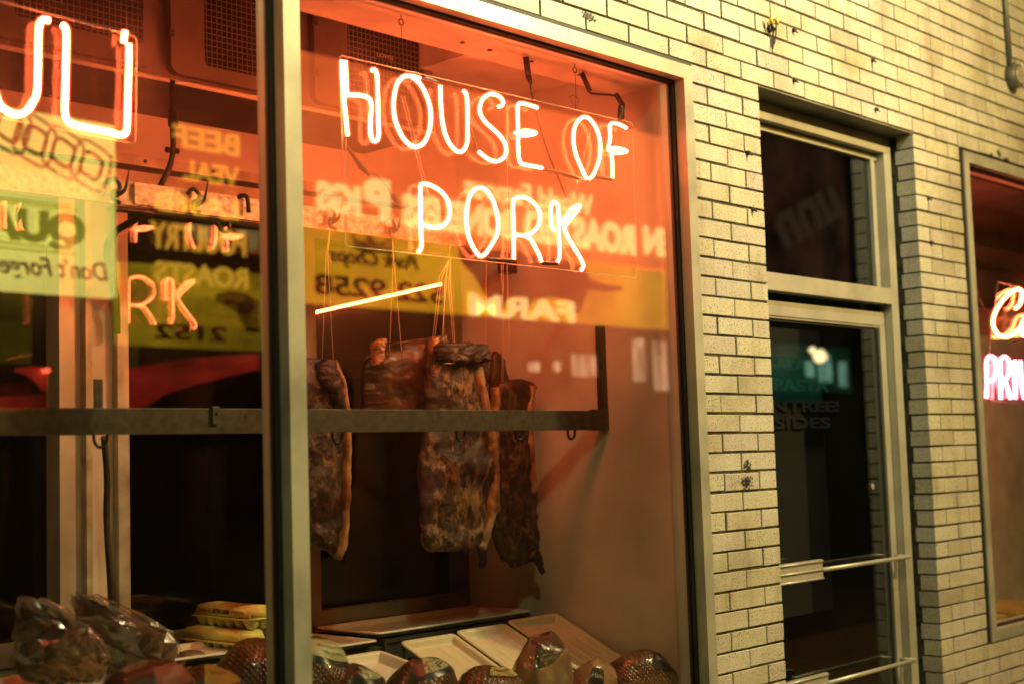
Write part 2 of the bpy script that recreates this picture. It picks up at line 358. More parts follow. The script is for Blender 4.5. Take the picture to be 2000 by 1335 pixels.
# mortar bed behind the bricks, with the openings left free
mb=MB(); yb0,yb1=.0045,.30
xs=sorted({X0,X1,*[o[0] for o in OP],*[o[1] for o in OP]})
for i in range(len(xs)-1):
    a,b=xs[i],xs[i+1]; o=[q for q in OP if q[0]<=a+1e-6 and q[1]>=b-1e-6]
    inn=.0035
    aa=a+(inn if a>X0 and not o else 0); bb=b-(inn if b<X1 and not o else 0)
    if not o: mb.box((aa,yb0,0),(bb,yb1,Z0+inn))
    else:
        if o[0][2]>0: mb.box((a-inn,yb0,0),(b+inn,yb1,o[0][2]-inn))
mb.box((X0,yb0,Z0+inn),(X1,yb1,ZT)); mb.build('mortar_bed',M['mortar'],wall)
mb=MB(); mb.box((-.02,.0065,Z0-.004),(1.2,.115,Z0+.0045)); mb.box((-.01,.1151,Z0-.066),(1.19,.135,Z0+.0035)); mb.build('steel_lintel',M['olive'],wall,label='dark painted steel lintel above the door')
mb=MB(); mb.box((-4.12,.0012,2.9185),(-.4125,.02,Z0+.002)); mb.box((1.612,.0012,2.9185),(3.9,.02,Z0+.002)); mb.build('lintel_edge',M['rubber'],wall)
# soot mark on the brick below
def blot(name,cx,cz,w_,h_,label,seed,n=46):
    rr=random.Random(seed); mb=MB()
    for i in range(n):
        x=cx+rr.gauss(0,w_/3.2); z=cz+rr.gauss(0,h_/3.2); s=rr.uniform(.0012,.0052)
        k=7; off=rr.random()*6; y=-.0022-rr.random()*.0006
        vs=[mb.bm.verts.new((x+s*math.cos(off+6.283*j/k)*rr.uniform(.6,1.2),y,z+s*1.2*math.sin(off+6.283*j/k)*rr.uniform(.6,1.2))) for j in range(k)]
        mb.bm.faces.new(vs)
    o=mb.build(name,M['ink'],wall,label=label); return o
p=at(1455,938,0); blot('scorch_mark',p.x,p.z-.010,.055,.045,'black scorch mark on the brick pillar',3,90); 
p2=at(1458,908,0); blot('scorch_mark',p2.x,p2.z,.03,.022,'small black scorch mark above the larger one',4,36)
for i,(px,py) in enumerate([(1935,305),(1950,300),(1965,312),(1178*.0+1148,32),(1030*.0+980,20)]):
    q=at(px,py,0); blot('grime_patch',q.x,q.z,.05,.02,None,20+i,40)
# ================================================================== shop windows
def window(x0,x1,z0,z1,mulls,name,label,outer=.0):
    t=thing(name,(x0,0,z0),label,'window'); fw=.049; yb=.036
    mb=MB(); g_=.006
    def ring(a,b,c,d,w_,ya,yb_,mb):
        mb.box((a,ya,c),(a+w_,yb_,d)); mb.box((b-w_,ya,c),(b,yb_,d)); mb.box((a+w_,ya,d-w_),(b-w_,yb_,d)); mb.box((a+w_,ya,c),(b-w_,yb_,c+w_))
    ring(x0,x1,z0,z1,fw,-.004,.0359,mb)
    for mx in mulls: mb.box((mx-.026,-.0035,z0+fw),(mx+.026,.0355,z1-fw))
    mb.build('frame',M['frame'],t)
    edges=[x0+fw]+[v for mx in mulls for v in (mx-.026,mx+.026)]+[x1-fw]
    gs=MB(); inn=MB()
    for i in range(0,len(edges),2):
        a,b=edges[i],edges[i+1]
        for ya,yb_,w_ in((.0362,.0478,.009),(.0542,.066,.009)):
            A,B,C,D=a-.004,b+.004,z0+fw-.004,z1-fw+.004
            gs.box((A,ya,C),(A+w_+.004,yb_,D)); gs.box((B-w_-.004,ya,C),(B,yb_,D)); gs.box((A+w_+.004,ya,D-w_-.004),(B-w_-.004,yb_,D)); gs.box((A+w_+.004,ya,C),(B-w_-.004,yb_,C+w_+.004))
        p=MB(); p.box((a-.003,.048,z0+fw-.003),(b+.003,.054,z1-fw+.003)); 
        p.build('glass_pane',M['glass'],t)
    gs.build('gasket',M['rubber'],t)
    ring(x0+.004,x1-.004,z0+.004,z1-.004,.05,.0665,.112,inn)
    for mx in mulls: inn.box((mx-.024,.0665,z0+.054),(mx+.024,.112,z1-.054))
    inn.build('inner_frame',M['paint'],t); return t
win=window(-4.12,-.4135,.62,2.918,[-2.131],'shop_window','large display window with beige metal frame and two panes filled with red neon glow')
win2=window(1.652,3.8,Z0-33*h+.004,2.918,[],'shop_window','beige framed window at the right edge past the door with pink neon lettering')
mb=MB(); mb.box((1.6116,.0035,Z0-33*h+.001),(1.6515,.03,Z0-.005)); mb.build('dark_caulk',M['rubber'],win2)
# ================================================================== display case shell behind the window
case=thing('display_case_shell',(-4.2,.115,.6),'white painted walls and ceiling of the display recess glowing red inside the window','wall')
XS=-.45
mb=MB(); mb.box((XS,.113,.5),(XS+.05,1.204,3.3)); mb.build('side_wall',M['paint'],case,label='right side wall of the recess, painted and lit orange')
mb=MB(); mb.box((-4.25,.113,2.87),(XS-.0005,.29,2.93)); mb.build('header_board',M['ceil'],case)
mb=MB(); mb.box((-1.005,.29,2.96),(XS-.0005,1.3,3.3)); mb.box((-4.25,.29,3.26),(-1.0055,1.3,3.31)); mb.box((-4.25,.2895,2.931),(-1.0055,.2999,3.259));mb.build('ceiling',M['ceil'],case)
mb=MB(); mb.box((-4.3,.113,.5),(-4.251,1.3,3.3)); mb.build('left_wall',M['paint'],case)
mb=MB(); mb.box((-4.25,.113,.60),(XS-.0005,1.23,.78)); mb.build('deck',M['steel'],case)
# rear wall: header, sill, and posts
YR=1.124
mb=MB(); mb.box((-4.25,YR,2.43),(XS-.0005,YR+.1,3.3)); mb.build('rear_header',M['paint'],case)
mb=MB(); mb.box((-4.25,YR-.012,2.566),(XS-.001,YR-.0005,2.60)); mb.box((-4.25,YR-.020,2.44),(XS-.001,YR-.0005,2.545)); mb.build('header_trim',M['trim'],case)
mb=MB(); mb.box((-4.25,YR-.006,2.546),(XS-.001,YR-.0005,2.565)); mb.build('trim_groove',M['rubber'],case)
mb=MB(); mb.box((-4.25,YR,.781),(XS-.0005,YR+.1,1.045)); mb.build('rear_sill',M['olive'],case)
for x in [-2.06,-1.98,-1.86,-1.6]: mb=MB(); mb.tube([(x,YR-.016,2.583),(x,YR-.010,2.583)],.006,10); mb.build('screw_head',M['rust'],case)
for px,py in [(285,48),(287,148)]:
    mb=MB(); q=at(px,py,.748); mb.tube([(q.x,q.y,q.z),(q.x,q.y-.004,q.z)],.007,10); mb.build('screw_head',M['rust'],case)
for px,py in [(1065,117),(984,99),(930,68),(1310*.0+1160,158)]:
    mb=MB(); q=at(px,py,.14); mb.tube([(q.x,.2,2.8695),(q.x,.2,2.867)],.008,10); mb.build('screw_head',M['rust'],case)
# posts on the rear plane
mb=MB()
mb.box((-2.165,YR-.02,1.045),(-2.137,YR+.06,2.44)); mb.box((-2.1365,YR-.016,1.045),(-2.112,YR+.06,2.44)); mb.build('door_post',M['frame2'],case)
mb=MB(); mb.box((-2.086,YR-.035,1.045),(-2.066,YR,2.44)); mb.build('angle_strip',M['trim'],case)
mb=MB(); mb.box((-2.1115,YR-.001,1.045),(-1.976,YR+.08,2.44)); mb.build('wall_panel',M['paint2'],case,label='stippled cream wall panel between the two rear panes')
mb=MB(); mb.box((-1.975,YR-.03,1.045),(-1.936,YR+.06,2.44)); mb.build('door_post',M['trim'],case)
mb=MB(); mb.box((-1.25,YR-.01,1.045),(-1.176,YR+.06,2.44)); mb.box((-.49,YR-.01,1.045),(XS-.001,YR+.06,2.44)); mb.box((-1.176,YR-.008,1.0455),(-.49,YR+.05,1.092)); mb.box((-1.176,YR-.008,2.40),(-.49,YR+.05,2.4395)); mb.box((-1.9355,YR-.008,1.0455),(-1.2505,YR+.05,1.085));  mb.box((-4.2,YR-.008,1.0455),(-2.1655,YR+.05,1.11)); mb.build('door_rail',M['olive'],case)
mb=MB(); mb.tube(smooth_path([at(203,852,.9),at(209,930,.93),at(208,1010,.95),at(213,1100,.95),at(220,1190,.95)]),.0095,8); mb.build('hanging_strap',M['steel'],case)
cable=mb
for (a,b) in((-4.2,-2.1655),(-1.9355,-1.2505),(-1.1755,-.4905)):
    p=MB(); p.box((a,1.186,1.09),(b,1.188,2.44)); p.build('sliding_glass_pane',M['rglass'],case)
    p=MB(); p.box((a,1.201,1.09),(b,1.203,2.44)); p.build('sliding_glass_pane',M['rglass'],case)
# dark shop beyond
mb=MB(); mb.box((-6,6.2,0),(6,6.3,3.4)); mb.box((-6,.32,3.35),(6,6.2,3.4)); mb.box((-6,.31,-.05),(6,6.2,0)); mb.box((-6.1,.31,0),(-6,6.3,3.4)); mb.box((6,.31,0),(6.1,6.3,3.4))
room=mb.build('shop_room',M['room']); tag(room,kind='structure')
# ================================================================== cooling unit under the ceiling
cu=thing('cooling_unit',(-2.2,.75,2.735),'long cooling unit casing with square mesh grilles hung under the display ceiling','cooling unit')
ux1=-.925; ux0=-3.4; yf=.75
mb=MB(); mb.box((ux0,yf,2.7455),(ux1,YR-.001,3.255)); mb.build('casing',M['unit'],cu)
mb=MB(); mb.box((ux0+.005,yf+.01,2.738),(ux1-.005,YR-.002,2.745)); mb.build('dark_underside',M['dark_under'],cu)  # added sheet whose dark colour stands in for shade under the casing
mb=MB(); mb.tube([(ux0,yf-.004,2.744),(ux1,yf-.004,2.744)],.0075,10); mb.build('drip_lip',M['ceil'],cu)
def grille(px0,px1,gx0,gx1,gz0,gz1,z0):
    # proud cover with rounded lower left corner, square mesh in a dark opening
    mb=MB(); rad=.03; y0=yf-.028; pts=[]
    zt=3.24
    def rr(x0,x1,z0_,z1_,ra): 
        P=[]
        for (cx,cz,a0) in((x0+ra,z0_+ra,180),(x1-ra,z0_+ra,270),(x1-ra,z1_-ra,0),(x0+ra,z1_-ra,90)):
            for k in range(6):
                a=R(a0+18*k); P.append((cx+ra*math.cos(a),cz+ra*math.sin(a)))
        return P
    outer=rr(px0,px1,z0,zt,rad); inner=rr(gx0,gx1,gz0,gz1,.012)
    O=[mb.bm.verts.new((x,y0,z)) for x,z in outer]; I=[mb.bm.verts.new((x,y0,z)) for x,z in inner]
    OB=[mb.bm.verts.new((x+(0.008 if x>px0+.1 else -.008)*0,yf-.0005,z)) for x,z in outer]; IB=[mb.bm.verts.new((x,y0+.012,z)) for x,z in inner]
    n=len(outer)
    for i in range(n):
        j=(i+1)%n
        mb.bm.faces.new((O[i],O[j],I[j],I[i])); mb.bm.faces.new((O[j],O[i],OB[i],OB[j])); mb.bm.faces.new((I[i],I[j],IB[j],IB[i]))
    c=mb.build('grille_cover',M['unit'],cu)
    mb=MB(); mb.box((gx0-.002,y0+.013,gz0-.002),(gx1+.002,y0+.02,gz1+.002)); 
    o=mb.build('dark_opening',M['dark'],c)
    mb=MB(); s=.0185; t=.0013
    x=gx0+s/2
    while x<gx1: mb.box((x-t,y0+.0015,gz0),(x+t,y0+.004,gz1)); x+=s
    z=gz0+s/2
    while z<gz1: mb.box((gx0,y0+.001,z-t),(gx1,y0+.0035,z+t)); z+=s
    o=mb.build('wire_mesh',M['unit'],c)
    return c,y0
grille(-2.62,-2.06,-2.50,-2.105,2.83,3.10,2.765)
grille(-2.012,-1.53,-1.895,-1.60,2.805,3.12,2.762)
c3,y0g=grille(-1.475,-.95,-1.335,-.985,2.82,3.105,2.765)
q=at(748,112,y0g); mb=MB(); mb.box((q.x-.025,y0g-.008,q.z-.016),(q.x+.025,y0g-.002,q.z+.016)); tgp=mb.build('name_plate',M['dark'],c3)
text('plate_text','DOWN',.022,Matrix.Translation((q.x,y0g-.0095,q.z))@Matrix.Rotation(R(90),4,'X'),M['trim'],c3)
for z in (3.03,2.86):
    mb=MB(); mb.box((-1.487,yf-.034,z-.012),(-1.462,yf-.0285,z+.012)); mb.tube([(-1.478,yf-.040,z),(-1.478,yf-.030,z)],.009,10); mb.build('latch',M['steel'],c3)
mb=MB(); mb.box((-2.024,yf-.034,2.87),(-2.004,yf-.0285,2.89)); mb.build('latch',M['steel'],cu)
# ================================================================== meat rail with hooks
yr=.72; zr0,zr1=2.348,2.418
mr=thing('meat_rail',(-2.5,yr,2.35),'rust-spotted flat metal rail carrying the butcher hooks along the display','meat rail')
mb=MB(); mb.box((-3.9,yr,zr0),(-.56,yr+.008,zr1)); mb.box((-3.9,yr-.006,zr0),(-.56,yr+.0,zr0+.012)); mb.build('rail_bar',M['rail'],mr)
mb=MB(); a=at(258,352,yr);b=at(311,352,yr); mb.box((a.x,yr-.012,zr0+.004),(b.x,yr-.0065,zr1-.002),.0015); mb.build('splice_plate',M['rail'],mr,label='riveted splice plate on the rail')
a=at(296,423,yr); b_=at(223,500,yr)
mb=MB(); mb.tube(smooth_path([(a.x+.02,yr+.02,zr0-.002),(a.x-.05,yr+.15,2.27),(-2.0,1.06,2.13),(-1.985,1.08,2.02)],4),.011,6); mb.box((-2.20,yr+.009,zr0-.012),(a.x+.03,yr+.05,zr0-.002)); mb.build('brace',M['iron'],mr)
mb=MB(); mb.box((-.62,yr-.01,zr0-.075),(-.56,yr+.03,zr0-.03)); mb.build('end_bracket',M['iron'],mr)
pts=[at(345,215,yr),at(345,250,yr),at(345,292,yr),at(338,325,yr),at(320,362,yr)]; pts=[(p.x,yr+.02,p.z) for p in pts]
mb=MB(); mb.tube(smooth_path([(pts[0][0],yr+.02,2.744)]+pts,4),.0085,10); mb.build('hanger_rod',M['iron'],mr)
mb=MB(); c=pts[0]; mb.tube([(c[0],c[1],c[2]+.0),(c[0],c[1],c[2]-.045)],.0145,8); mb.build('hanger_fitting',M['iron'],mr); mb=MB(); c=pts[2]; mb.tube([(c[0]-.022,c[1],c[2]),(c[0]+.018,c[1],c[2])],.009,8); mb.build('hanger_fitting',M['iron'],mr)
def hook(px,py,label,kind=0,sc_=1.0):
    p=at(px,py,yr-.012); x,z=p.x,p.z; mb=MB()
    if kind==0: # curled hook with sharp tine
        P=[(x-.024,z+.006),(x-.006,z+.022),(x+.012,z+.006),(x+.006,z-.012),(x-.012,z-.018),(x-.016,z-.04),(x+.004,z-.05)]
        pts=[(a*1.0,yr-.016-.004*i,b) for i,(a,b) in enumerate(P)]
        mb.tube(smooth_path(pts,4),.0062,8)
        T=[(x-.006,yr-.02,z-.03),(x+.022,yr-.03,z-.012),(x+.03,yr-.034,z+.02),(x+.036,yr-.036,z+.055)]
        T=smooth_path(T,4); mb.tube(T,.006,8,radii=[.007*(1-i/len(T))+.0006 for i in range(len(T))])
    elif kind==1: # bent pin over the rail
        pts=smooth_path([(x-.016,yr+.012,z),(x-.008,yr-.004,z+.012),(x+.006,yr-.016,z+.006),(x+.01,yr-.018,z-.04)],4)
        mb.tube(pts,.007,8)
    else:
        pts=smooth_path([(x-.03,yr-.01,z+.01),(x-.02,yr-.014,z-.012),(x+.0,yr-.016,z-.022),(x+.014,yr-.014,z-.008),(x+.012,yr-.012,z+.014)],4)
        mb.tube(pts,.006,8)
    o=mb.build('meat_hook',M['iron']); tag(o,label,'hook','hooks on the upper meat rail'); return x,z
hook(378,385,'iron hook with raised sharp tine, left part of the rail, beside a bent pin',0)
hook(222,365,'iron hook with raised tine at the left end by the neon sign corner',0)
hook(478,390,'bent iron pin hooked over the rail, right of the raised-tine hook',1)
hook(440,440,'small iron loop under the rail in the left pane',2)
hk1=hook(643,420,'first curled iron hook right of the window mullion, below the red wall',0)
hk2=hook(760,440,'second curled iron hook right of the mullion, holding two strings',0)
# ================================================================== lower rail
yl=.397
lr=thing('display_rail',(-2.5,yl,1.69),'dark flat steel bar crossing the display in front of the hanging meat','rail')
mb=MB(); mb.box((-3.9,yl-.004,1.690),(-.47,yl+.006,1.757),.001); mb.build('bar',M['steel'],lr)
mb=MB(); mb.box((-.535,yl-.007,1.688),(-.4515,yl+.012,1.762)); mb.build('end_socket',M['steel'],lr)
a=atx(1165,636,XS-.003); b=atx(1182,636,XS-.003)
mb=MB(); mb.box((-.478,yl-.005,1.7625),(-.4515,yl+.02,2.058)); mb.build('upright_bracket',M['steel'],lr)
for px in (203,665,906,1020,1122):
    q=at(px,848,yl); mb=MB()
    x=q.x; P=[(x-.022,yl+.010,1.70),(x-.020,yl+.012,1.675),(x-.006,yl+.014,1.660),(x+.012,yl+.012,1.668),(x+.016,yl+.010,1.70)]
    mb.tube(smooth_path(P,5),.0042,8); mb.build('loop_hook',M['iron'],lr)
q=at(421,812,yl-.01); mb=MB(); mb.box((q.x-.010,yl-.012,q.z-.022),(q.x+.012,yl-.0045,q.z+.026),.001); mb.tube([(q.x+.004,yl-.013,q.z+.008),(q.x+.004,yl-.016,q.z+.008)],.004,8); mb.build('clip',M['steel'],lr)
q=at(188,775,yl+.02); mb=MB(); mb.box((q.x-.012,yl+.008,1.70),(q.x+.012,yl+.014,1.83)); mb.build('upright_bracket',M['steel'],lr)
for px,py in [(167,824),(480,812),(480,836),(845,822)]:
    mb=MB(); q=at(px,py,yl-.005); mb.tube([(q.x,yl-.0042,q.z),(q.x,yl-.0055,q.z)],.0035,8); mb.build('bolt_head',M['rust'],lr)
# ================================================================== neon signs
YN=.105; YP=.125
def zz(f,ox,oy): return lambda L:[(ox+x/f,oy+y/f) for x,y in L]
z4=zz(3.3375,580,0); z5=zz(3.338,940,60); zA=zz(6.667,600,330); zB=zz(4.1727,880,330); z1=zz(3.337,0,0)
def tubes(name,strokes,parent,core,shell,y=YN,r=.0050,rs=.0094,n=5,label=None):
    out=None
    mbc=MB(); mbs=MB()
    for s in strokes:
        P=[at(px,py,y) for px,py in s]; P=smooth_path(P,n)
        mbc.tube(P,r,10); mbs.tube(P,rs,12)
    c=mbc.build(name,core,parent,label=label); s_=mbs.build('glow_shell',shell,c); return c  # outer sleeve carries the added glow around the core
def blocked(name,strokes,parent,y=YN,r=.0062):
    for s in strokes: mb=MB(); mb.tube(smooth_path([at(px,py,y) for px,py in s],3),r,10); mb.build(name,M['tubecoat'],parent)
ns=thing('neon_sign',at(1000,330,YP),'red neon sign reading HOUSE OF PORK on a clear panel hung in the main pane','neon sign')
H=[z4([(293,395),(295,470),(300,560),(305,640),(318,760),(330,885)]),z4([(315,400),(320,500),(325,600)]),z4([(305,618),(380,620),(440,628),(475,650),(485,700),(480,780),(480,860),(488,905),(505,920),(525,910),(533,870),(530,780),(527,640),(522,500),(508,458),(488,460)])]
O=[z4([(800,512),(755,500),(720,495),(685,508),(650,555),(632,640),(630,720),(645,800),(680,880),(720,932),(765,958),(815,943),(850,890),(870,810),(870,720),(850,640),(820,575),(785,530),(745,500)])]
U=[z4([(935,560),(937,650),(945,770),(965,870),(1000,945),(1050,990),(1088,978),(1108,930),(1112,850),(1110,700),(1105,620),(1085,592)])]
S=[z5([(112,497),(136,488),(142,465),(120,432),(72,414),(35,424),(5,455),(-10,505),(-3,550),(30,600),(75,640),(125,690),(155,740),(162,790),(143,832),(100,852),(60,845),(20,820),(-15,790)])]
E_=[z5([(365,502),(300,482),(258,474),(238,490),(238,560),(240,650),(240,740),(246,830),(262,868),(320,880),(395,895)]),z5([(222,668),(290,652),(357,668),(300,684),(245,680)])]
O2=[z5([(688,968),(650,890),(615,800),(600,710),(610,630),(640,580),(680,563),(720,590),(755,650),(775,730),(775,800),(760,870),(730,940),(705,965)])]
F2=[z5([(945,635),(900,612),(855,604),(838,630),(840,700),(828,770),(848,800),(855,880),(855,962)]),z5([(830,775),(880,765),(948,785),(900,798),(850,792)])]
for nm,s in (('letter_h',H),('letter_o',O),('letter_u',U),('letter_s',S),('letter_e',E_),('letter_o',O2),('letter_f',F2)): tubes(nm,s,ns,M['neon'],M['neon_halo'])
P_=[zA([(1450,1085),(1488,1000),(1478,800),(1475,500),(1475,240),(1500,198),(1560,200),(1680,250),(1790,350),(1850,480),(1850,620),(1790,720),(1700,762),(1600,755),(1480,718)])]
O3=[zB([(238,715),(190,650),(150,560),(130,440),(133,320),(158,220),(195,170),(240,155),(290,175),(338,245),(372,340),(387,440),(377,540),(330,625),(285,690),(250,715)])]
R_=[zB([(515,738),(515,600),(510,400),(510,275),(530,240),(600,232),(670,270),(718,335),(730,400),(710,470),(660,522),(600,542),(535,537)]),zB([(600,545),(650,572),(690,640),(725,710),(740,758)])]
K_=[zB([(850,498),(825,470),(818,380),(822,290),(845,272),(872,292),(880,360),(882,450),(886,600),(888,710),(872,760)]),zB([(900,445),(950,380),(1000,318),(1045,298),(1052,315),(1005,375),(945,448),(928,490),(960,560),(1010,650),(1060,730),(1082,792),(1065,825)])]
for nm,s in (('letter_p',P_),('letter_o',O3),('letter_r',R_),('letter_k',K_)): tubes(nm,s,ns,M['neon'],M['neon_halo'])
blocked('blocked_tube',[z5([(405,905),(520,930),(640,965)]),z5([(735,950),(800,962),(852,970)])],ns)
blocked('blocked_tube',[zB([(300,735),(400,742),(510,745)]),zB([(745,768),(800,770),(868,772)])],ns)
blocked('blocked_tube',[z4([(815,510),(870,520),(925,545)]),z4([(1118,780),(1140,900),(1170,980)])],ns)
blocked('blocked_tube',[z5([(905,580),(905,545),(910,490)])],ns,r=.009)
# clear acrylic panel with bright edges
def panel(pts,parent,y,rad=.012,t=.004,edge=True):
    P=[at(px,py,y) for px,py in pts]; out=[]
    n=len(P)
    for i in range(n):
        a,b,c=P[i-1],P[i],P[(i+1)%n]; u=(a-b).normalized(); v=(c-b).normalized()
        for k in range(6):
            tt=k/5; out.append((b+u*rad)*(1-tt)**2+b*2*tt*(1-tt)+(b+v*rad)*tt*tt)
    mb=MB(); mb.prism([(p.x,p.z) for p in out],y,y+t); mb.build('acrylic_panel',M['acrylic'],parent)
    mb=MB(); mb.tube([(p.x,y+t/2,p.z) for p in out],.0018,6,closed=True); mb.build('panel_edge',M['edge'],parent)
m,b_,L=newmat('lit acrylic edge'); b_.inputs['Base Color'].default_value=(.9,.8,.7,1); b_.inputs['Roughness'].default_value=.15; b_.inputs['Transmission Weight'].default_value=.55; M['edge']=m
panel([(664,108),(1236,240),(1243,543),(676,481)],ns,YP)
for a,b in (((784,188),(862,498)),((790,188),(866,498)),((1157,240),(1085,524)),((990,185),(991,515)),((676,270),(677,470))):
    mb=MB(); mb.tube([at(*a,YP+.008),at(*b,YP+.008)],.0011,6); mb.build('monofilament',M['edge'],ns)
# hanging wires with eye hooks
for (px,py0,py1) in ((783,22,180),(1122,113,213)):
    mb=MB()
    a=at(px,py0,YP); zt=2.868; b=at(px+2,py1,YP)
    mb.tube([(a.x,YP,zt),(a.x,YP,zt-.012)],.0015,6)
    mb.tube([(a.x+.009*math.cos(k*.628),YP,zt-.021+.009*math.sin(k*.628)) for k in range(10)],.0016,6,closed=True)
    mb.tube([(a.x,YP,zt-.03),(a.x+.001,YP,b.z+.035),(b.x,YP,b.z)],.0009,6)
    if px>1000:
        mb.tube([(b.x-.026,YP,b.z+.036),(b.x-.01,YP,b.z+.045),(b.x+.02,YP,b.z+.035),(b.x+.004,YP,b.z),(b.x-.02,YP,b.z+.02)],.0009,6,closed=True)
    mb.build('hanging_wire',M['wire'],ns)
# high-voltage leads
mb=MB()
mb.tube(smooth_path([at(1028,112,.16),at(1033,145,.16),at(1040,190,.16),at(1056,250,.16),at(1075,310,.16),at(1100,370,.16),at(1122,430,.16),at(1124,470,.16)],5),.0036,8)
mb.tube([at(1027,112,.16),at(1032,148,.16)],.010,8); mb.tube([at(1032,148,.16),at(1037,165,.16)],.010,8,radii=[.010,.005])
mb.build('neon_lead',M['wire'],ns,label='black lead with a thick boot running down behind the letter E')
mb=MB(); mb.tube(smooth_path([at(1136,142,.16),at(1150,178,.16),at(1165,184,.16),at(1195,186,.16),at(1206,192,.16),at(1214,208,.16),at(1216,232,.16)],5),.0040,8)
mb.tube([at(1136,143,.16),at(1152,178,.16)],.0085,8); mb.tube([at(1203,184,.16),at(1217,207,.16)],.0085,8); mb.tube([at(1217,207,.16),at(1216,232,.16)],.0065,8)
mb.build('neon_lead',M['wire'],ns,label='bent black lead ending at the letter F')
mb=MB(); mb.tube(smooth_path([at(672,278,.15),at(695,308,.15),at(718,335,.15),at(735,342,.15),at(755,362,.15),at(766,385,.15),at(783,400,.15)],5),.0030,8)
mb.tube([at(674,280,.15),at(704,325,.15)],.0065,8,radii=[.004,.0065]); mb.tube([at(704,325,.15),at(722,342,.15)],.0085,8,radii=[.0085,.005]); mb.tube([at(766,382,.15),at(783,400,.15)],.008,8)
mb.build('neon_lead',M['wire'],ns,label='black lead sagging below the letter H')
# left sign
nl=thing('neon_sign',at(170,150,YP),'red neon lettering cut off by the left edge of the left pane','neon sign')
tubes('letter_u',[z1([(-420,80),(-430,350),(-400,560),(-250,640),(-110,640),(-40,600),(-10,670),(40,720),(105,748),(170,727),(215,665),(240,600),(247,450),(250,250),(257,165),(280,130),(320,135)])],nl,M['neon'],M['neon_halo'],r=.0064,rs=.0105)
tubes('letter_l',[z1([(405,165),(425,180),(432,220),(430,400),(425,600),(422,720),(435,780),(475,812),(540,828),(620,845),(720,862)])],nl,M['neon'],M['neon_halo'],r=.0064,rs=.0105)
tubes('letter_i',[z1([(725,865),(775,880),(812,875),(826,840),(830,750),(836,550),(840,400),(840,290)]),z1([(815,205),(806,275)])],nl,M['neon'],M['neon_halo'],r=.0064,rs=.0105)
panel([(-200,-50),(268,72),(266,282),(-200,190)],nl,YP)
mb=MB(); a=at(247,55,YP); mb.tube([(a.x,YP,2.868),(a.x,YP,a.z)],.0012,6); mb.build('hanging_wire',M['wire'],nl)
# right window sign
YR2=.13
nr=thing('neon_sign',at(1985,700,YR2),'pink neon sign reading Catering PRIVATE behind the right window','neon sign')
z7=zz(4.45,1880,520)
tubes('letter_c',[z7([(460,368),(500,330),(515,260),(510,215),(475,200),(410,235),(340,310),(290,390),(265,470),(275,545),(320,600),(380,612),(440,590),(490,545),(520,520)])],nr,M['neon'],M['neon_halo'],y=YR2,r=.0072,rs=.012)
tubes('letter_a',[z7([(620,420),(560,430),(520,490),(510,560),(530,600),(580,580),(620,500),(622,420),(612,520),(640,600)])],nr,M['neon'],M['neon_halo'],y=YR2,r=.0072,rs=.012)
tubes('letter_t',[z7([(700,330),(690,450),(690,560),(720,600)]),z7([(650,420),(760,440)])],nr,M['neon'],M['neon_halo'],y=YR2,r=.0072,rs=.012)
tubes('letter_p',[z7([(208,1135),(212,1000),(207,860),(218,795),(250,780),(280,810),(290,880),(280,950),(250,990),(222,995)])],nr,M['pink'],M['pink_halo'],y=YR2,r=.0072,rs=.013)
tubes('letter_r',[z7([(330,1145),(335,1000),(328,860),(338,800),(368,785),(405,820),(412,890),(395,950),(360,985),(345,990)]),z7([(365,990),(395,1060),(418,1145)])],nr,M['pink'],M['pink_halo'],y=YR2,r=.0072,rs=.013)
tubes('letter_i',[z7([(460,1140),(458,1000),(456,815)])],nr,M['pink'],M['pink_halo'],y=YR2,r=.0072,rs=.013)
tubes('letter_v',[z7([(500,815),(515,1000),(535,1140),(560,1000),(585,830)])],nr,M['pink'],M['pink_halo'],y=YR2,r=.0072,rs=.013)
panel([(1950,550),(2120,600),(2130,800),(1922,780)],nr,YR2+.02)
# recess behind right window
rs=thing('display_recess',(1.7,.115,.7),'reddish display recess behind the right window','wall')
mb=MB(); mb.box((1.62,.32,.45),(1.64,1.4,3.3)); mb.box((1.62,.80,.45),(5.2,.85,3.3)); mb.box((1.62,.113,3.0),(5.2,1.4,3.05)); mb.box((4.6,.32,.45),(4.65,1.4,3.0)); mb.build('recess_wall',M['ceil'],rs)
mb=MB(); mb.box((1.64,.32,.60),(4.6,.799,.66)); mb.build('shelf',M['trim'],rs)
mb=MB(); mb.box((1.645,.62,2.58),(4.4,.66,2.70)); mb.build('shelf_rail',M['unit'],rs)
mb=MB(); mb.tube(smooth_path([at(1903,470,.3),at(1905,540,.3),at(1915,590,.3),at(1940,620,.3),at(1975,600,.3),at(1990,560,.3)],5),.005,8); mb.build('black_cable',M['wire'],rs)
mb=MB(); mb.box((2.35,.55,2.38),(3.6,.79,2.56),.02); mb.build('hung_cabinet',M['room'],rs)
for i,(a,b,zc) in enumerate([(2.3,2.75,.70),(2.9,3.4,.70)]):
    mb=MB(); mb.box((a,.42,.661),(b,.76,.72),.01); tag(mb.build('cardboard_tray',M['goldlabel']),['yellow board tray on the shelf of the right window, near the frame','yellow board tray on the shelf of the right window, farther in'][i],'tray')
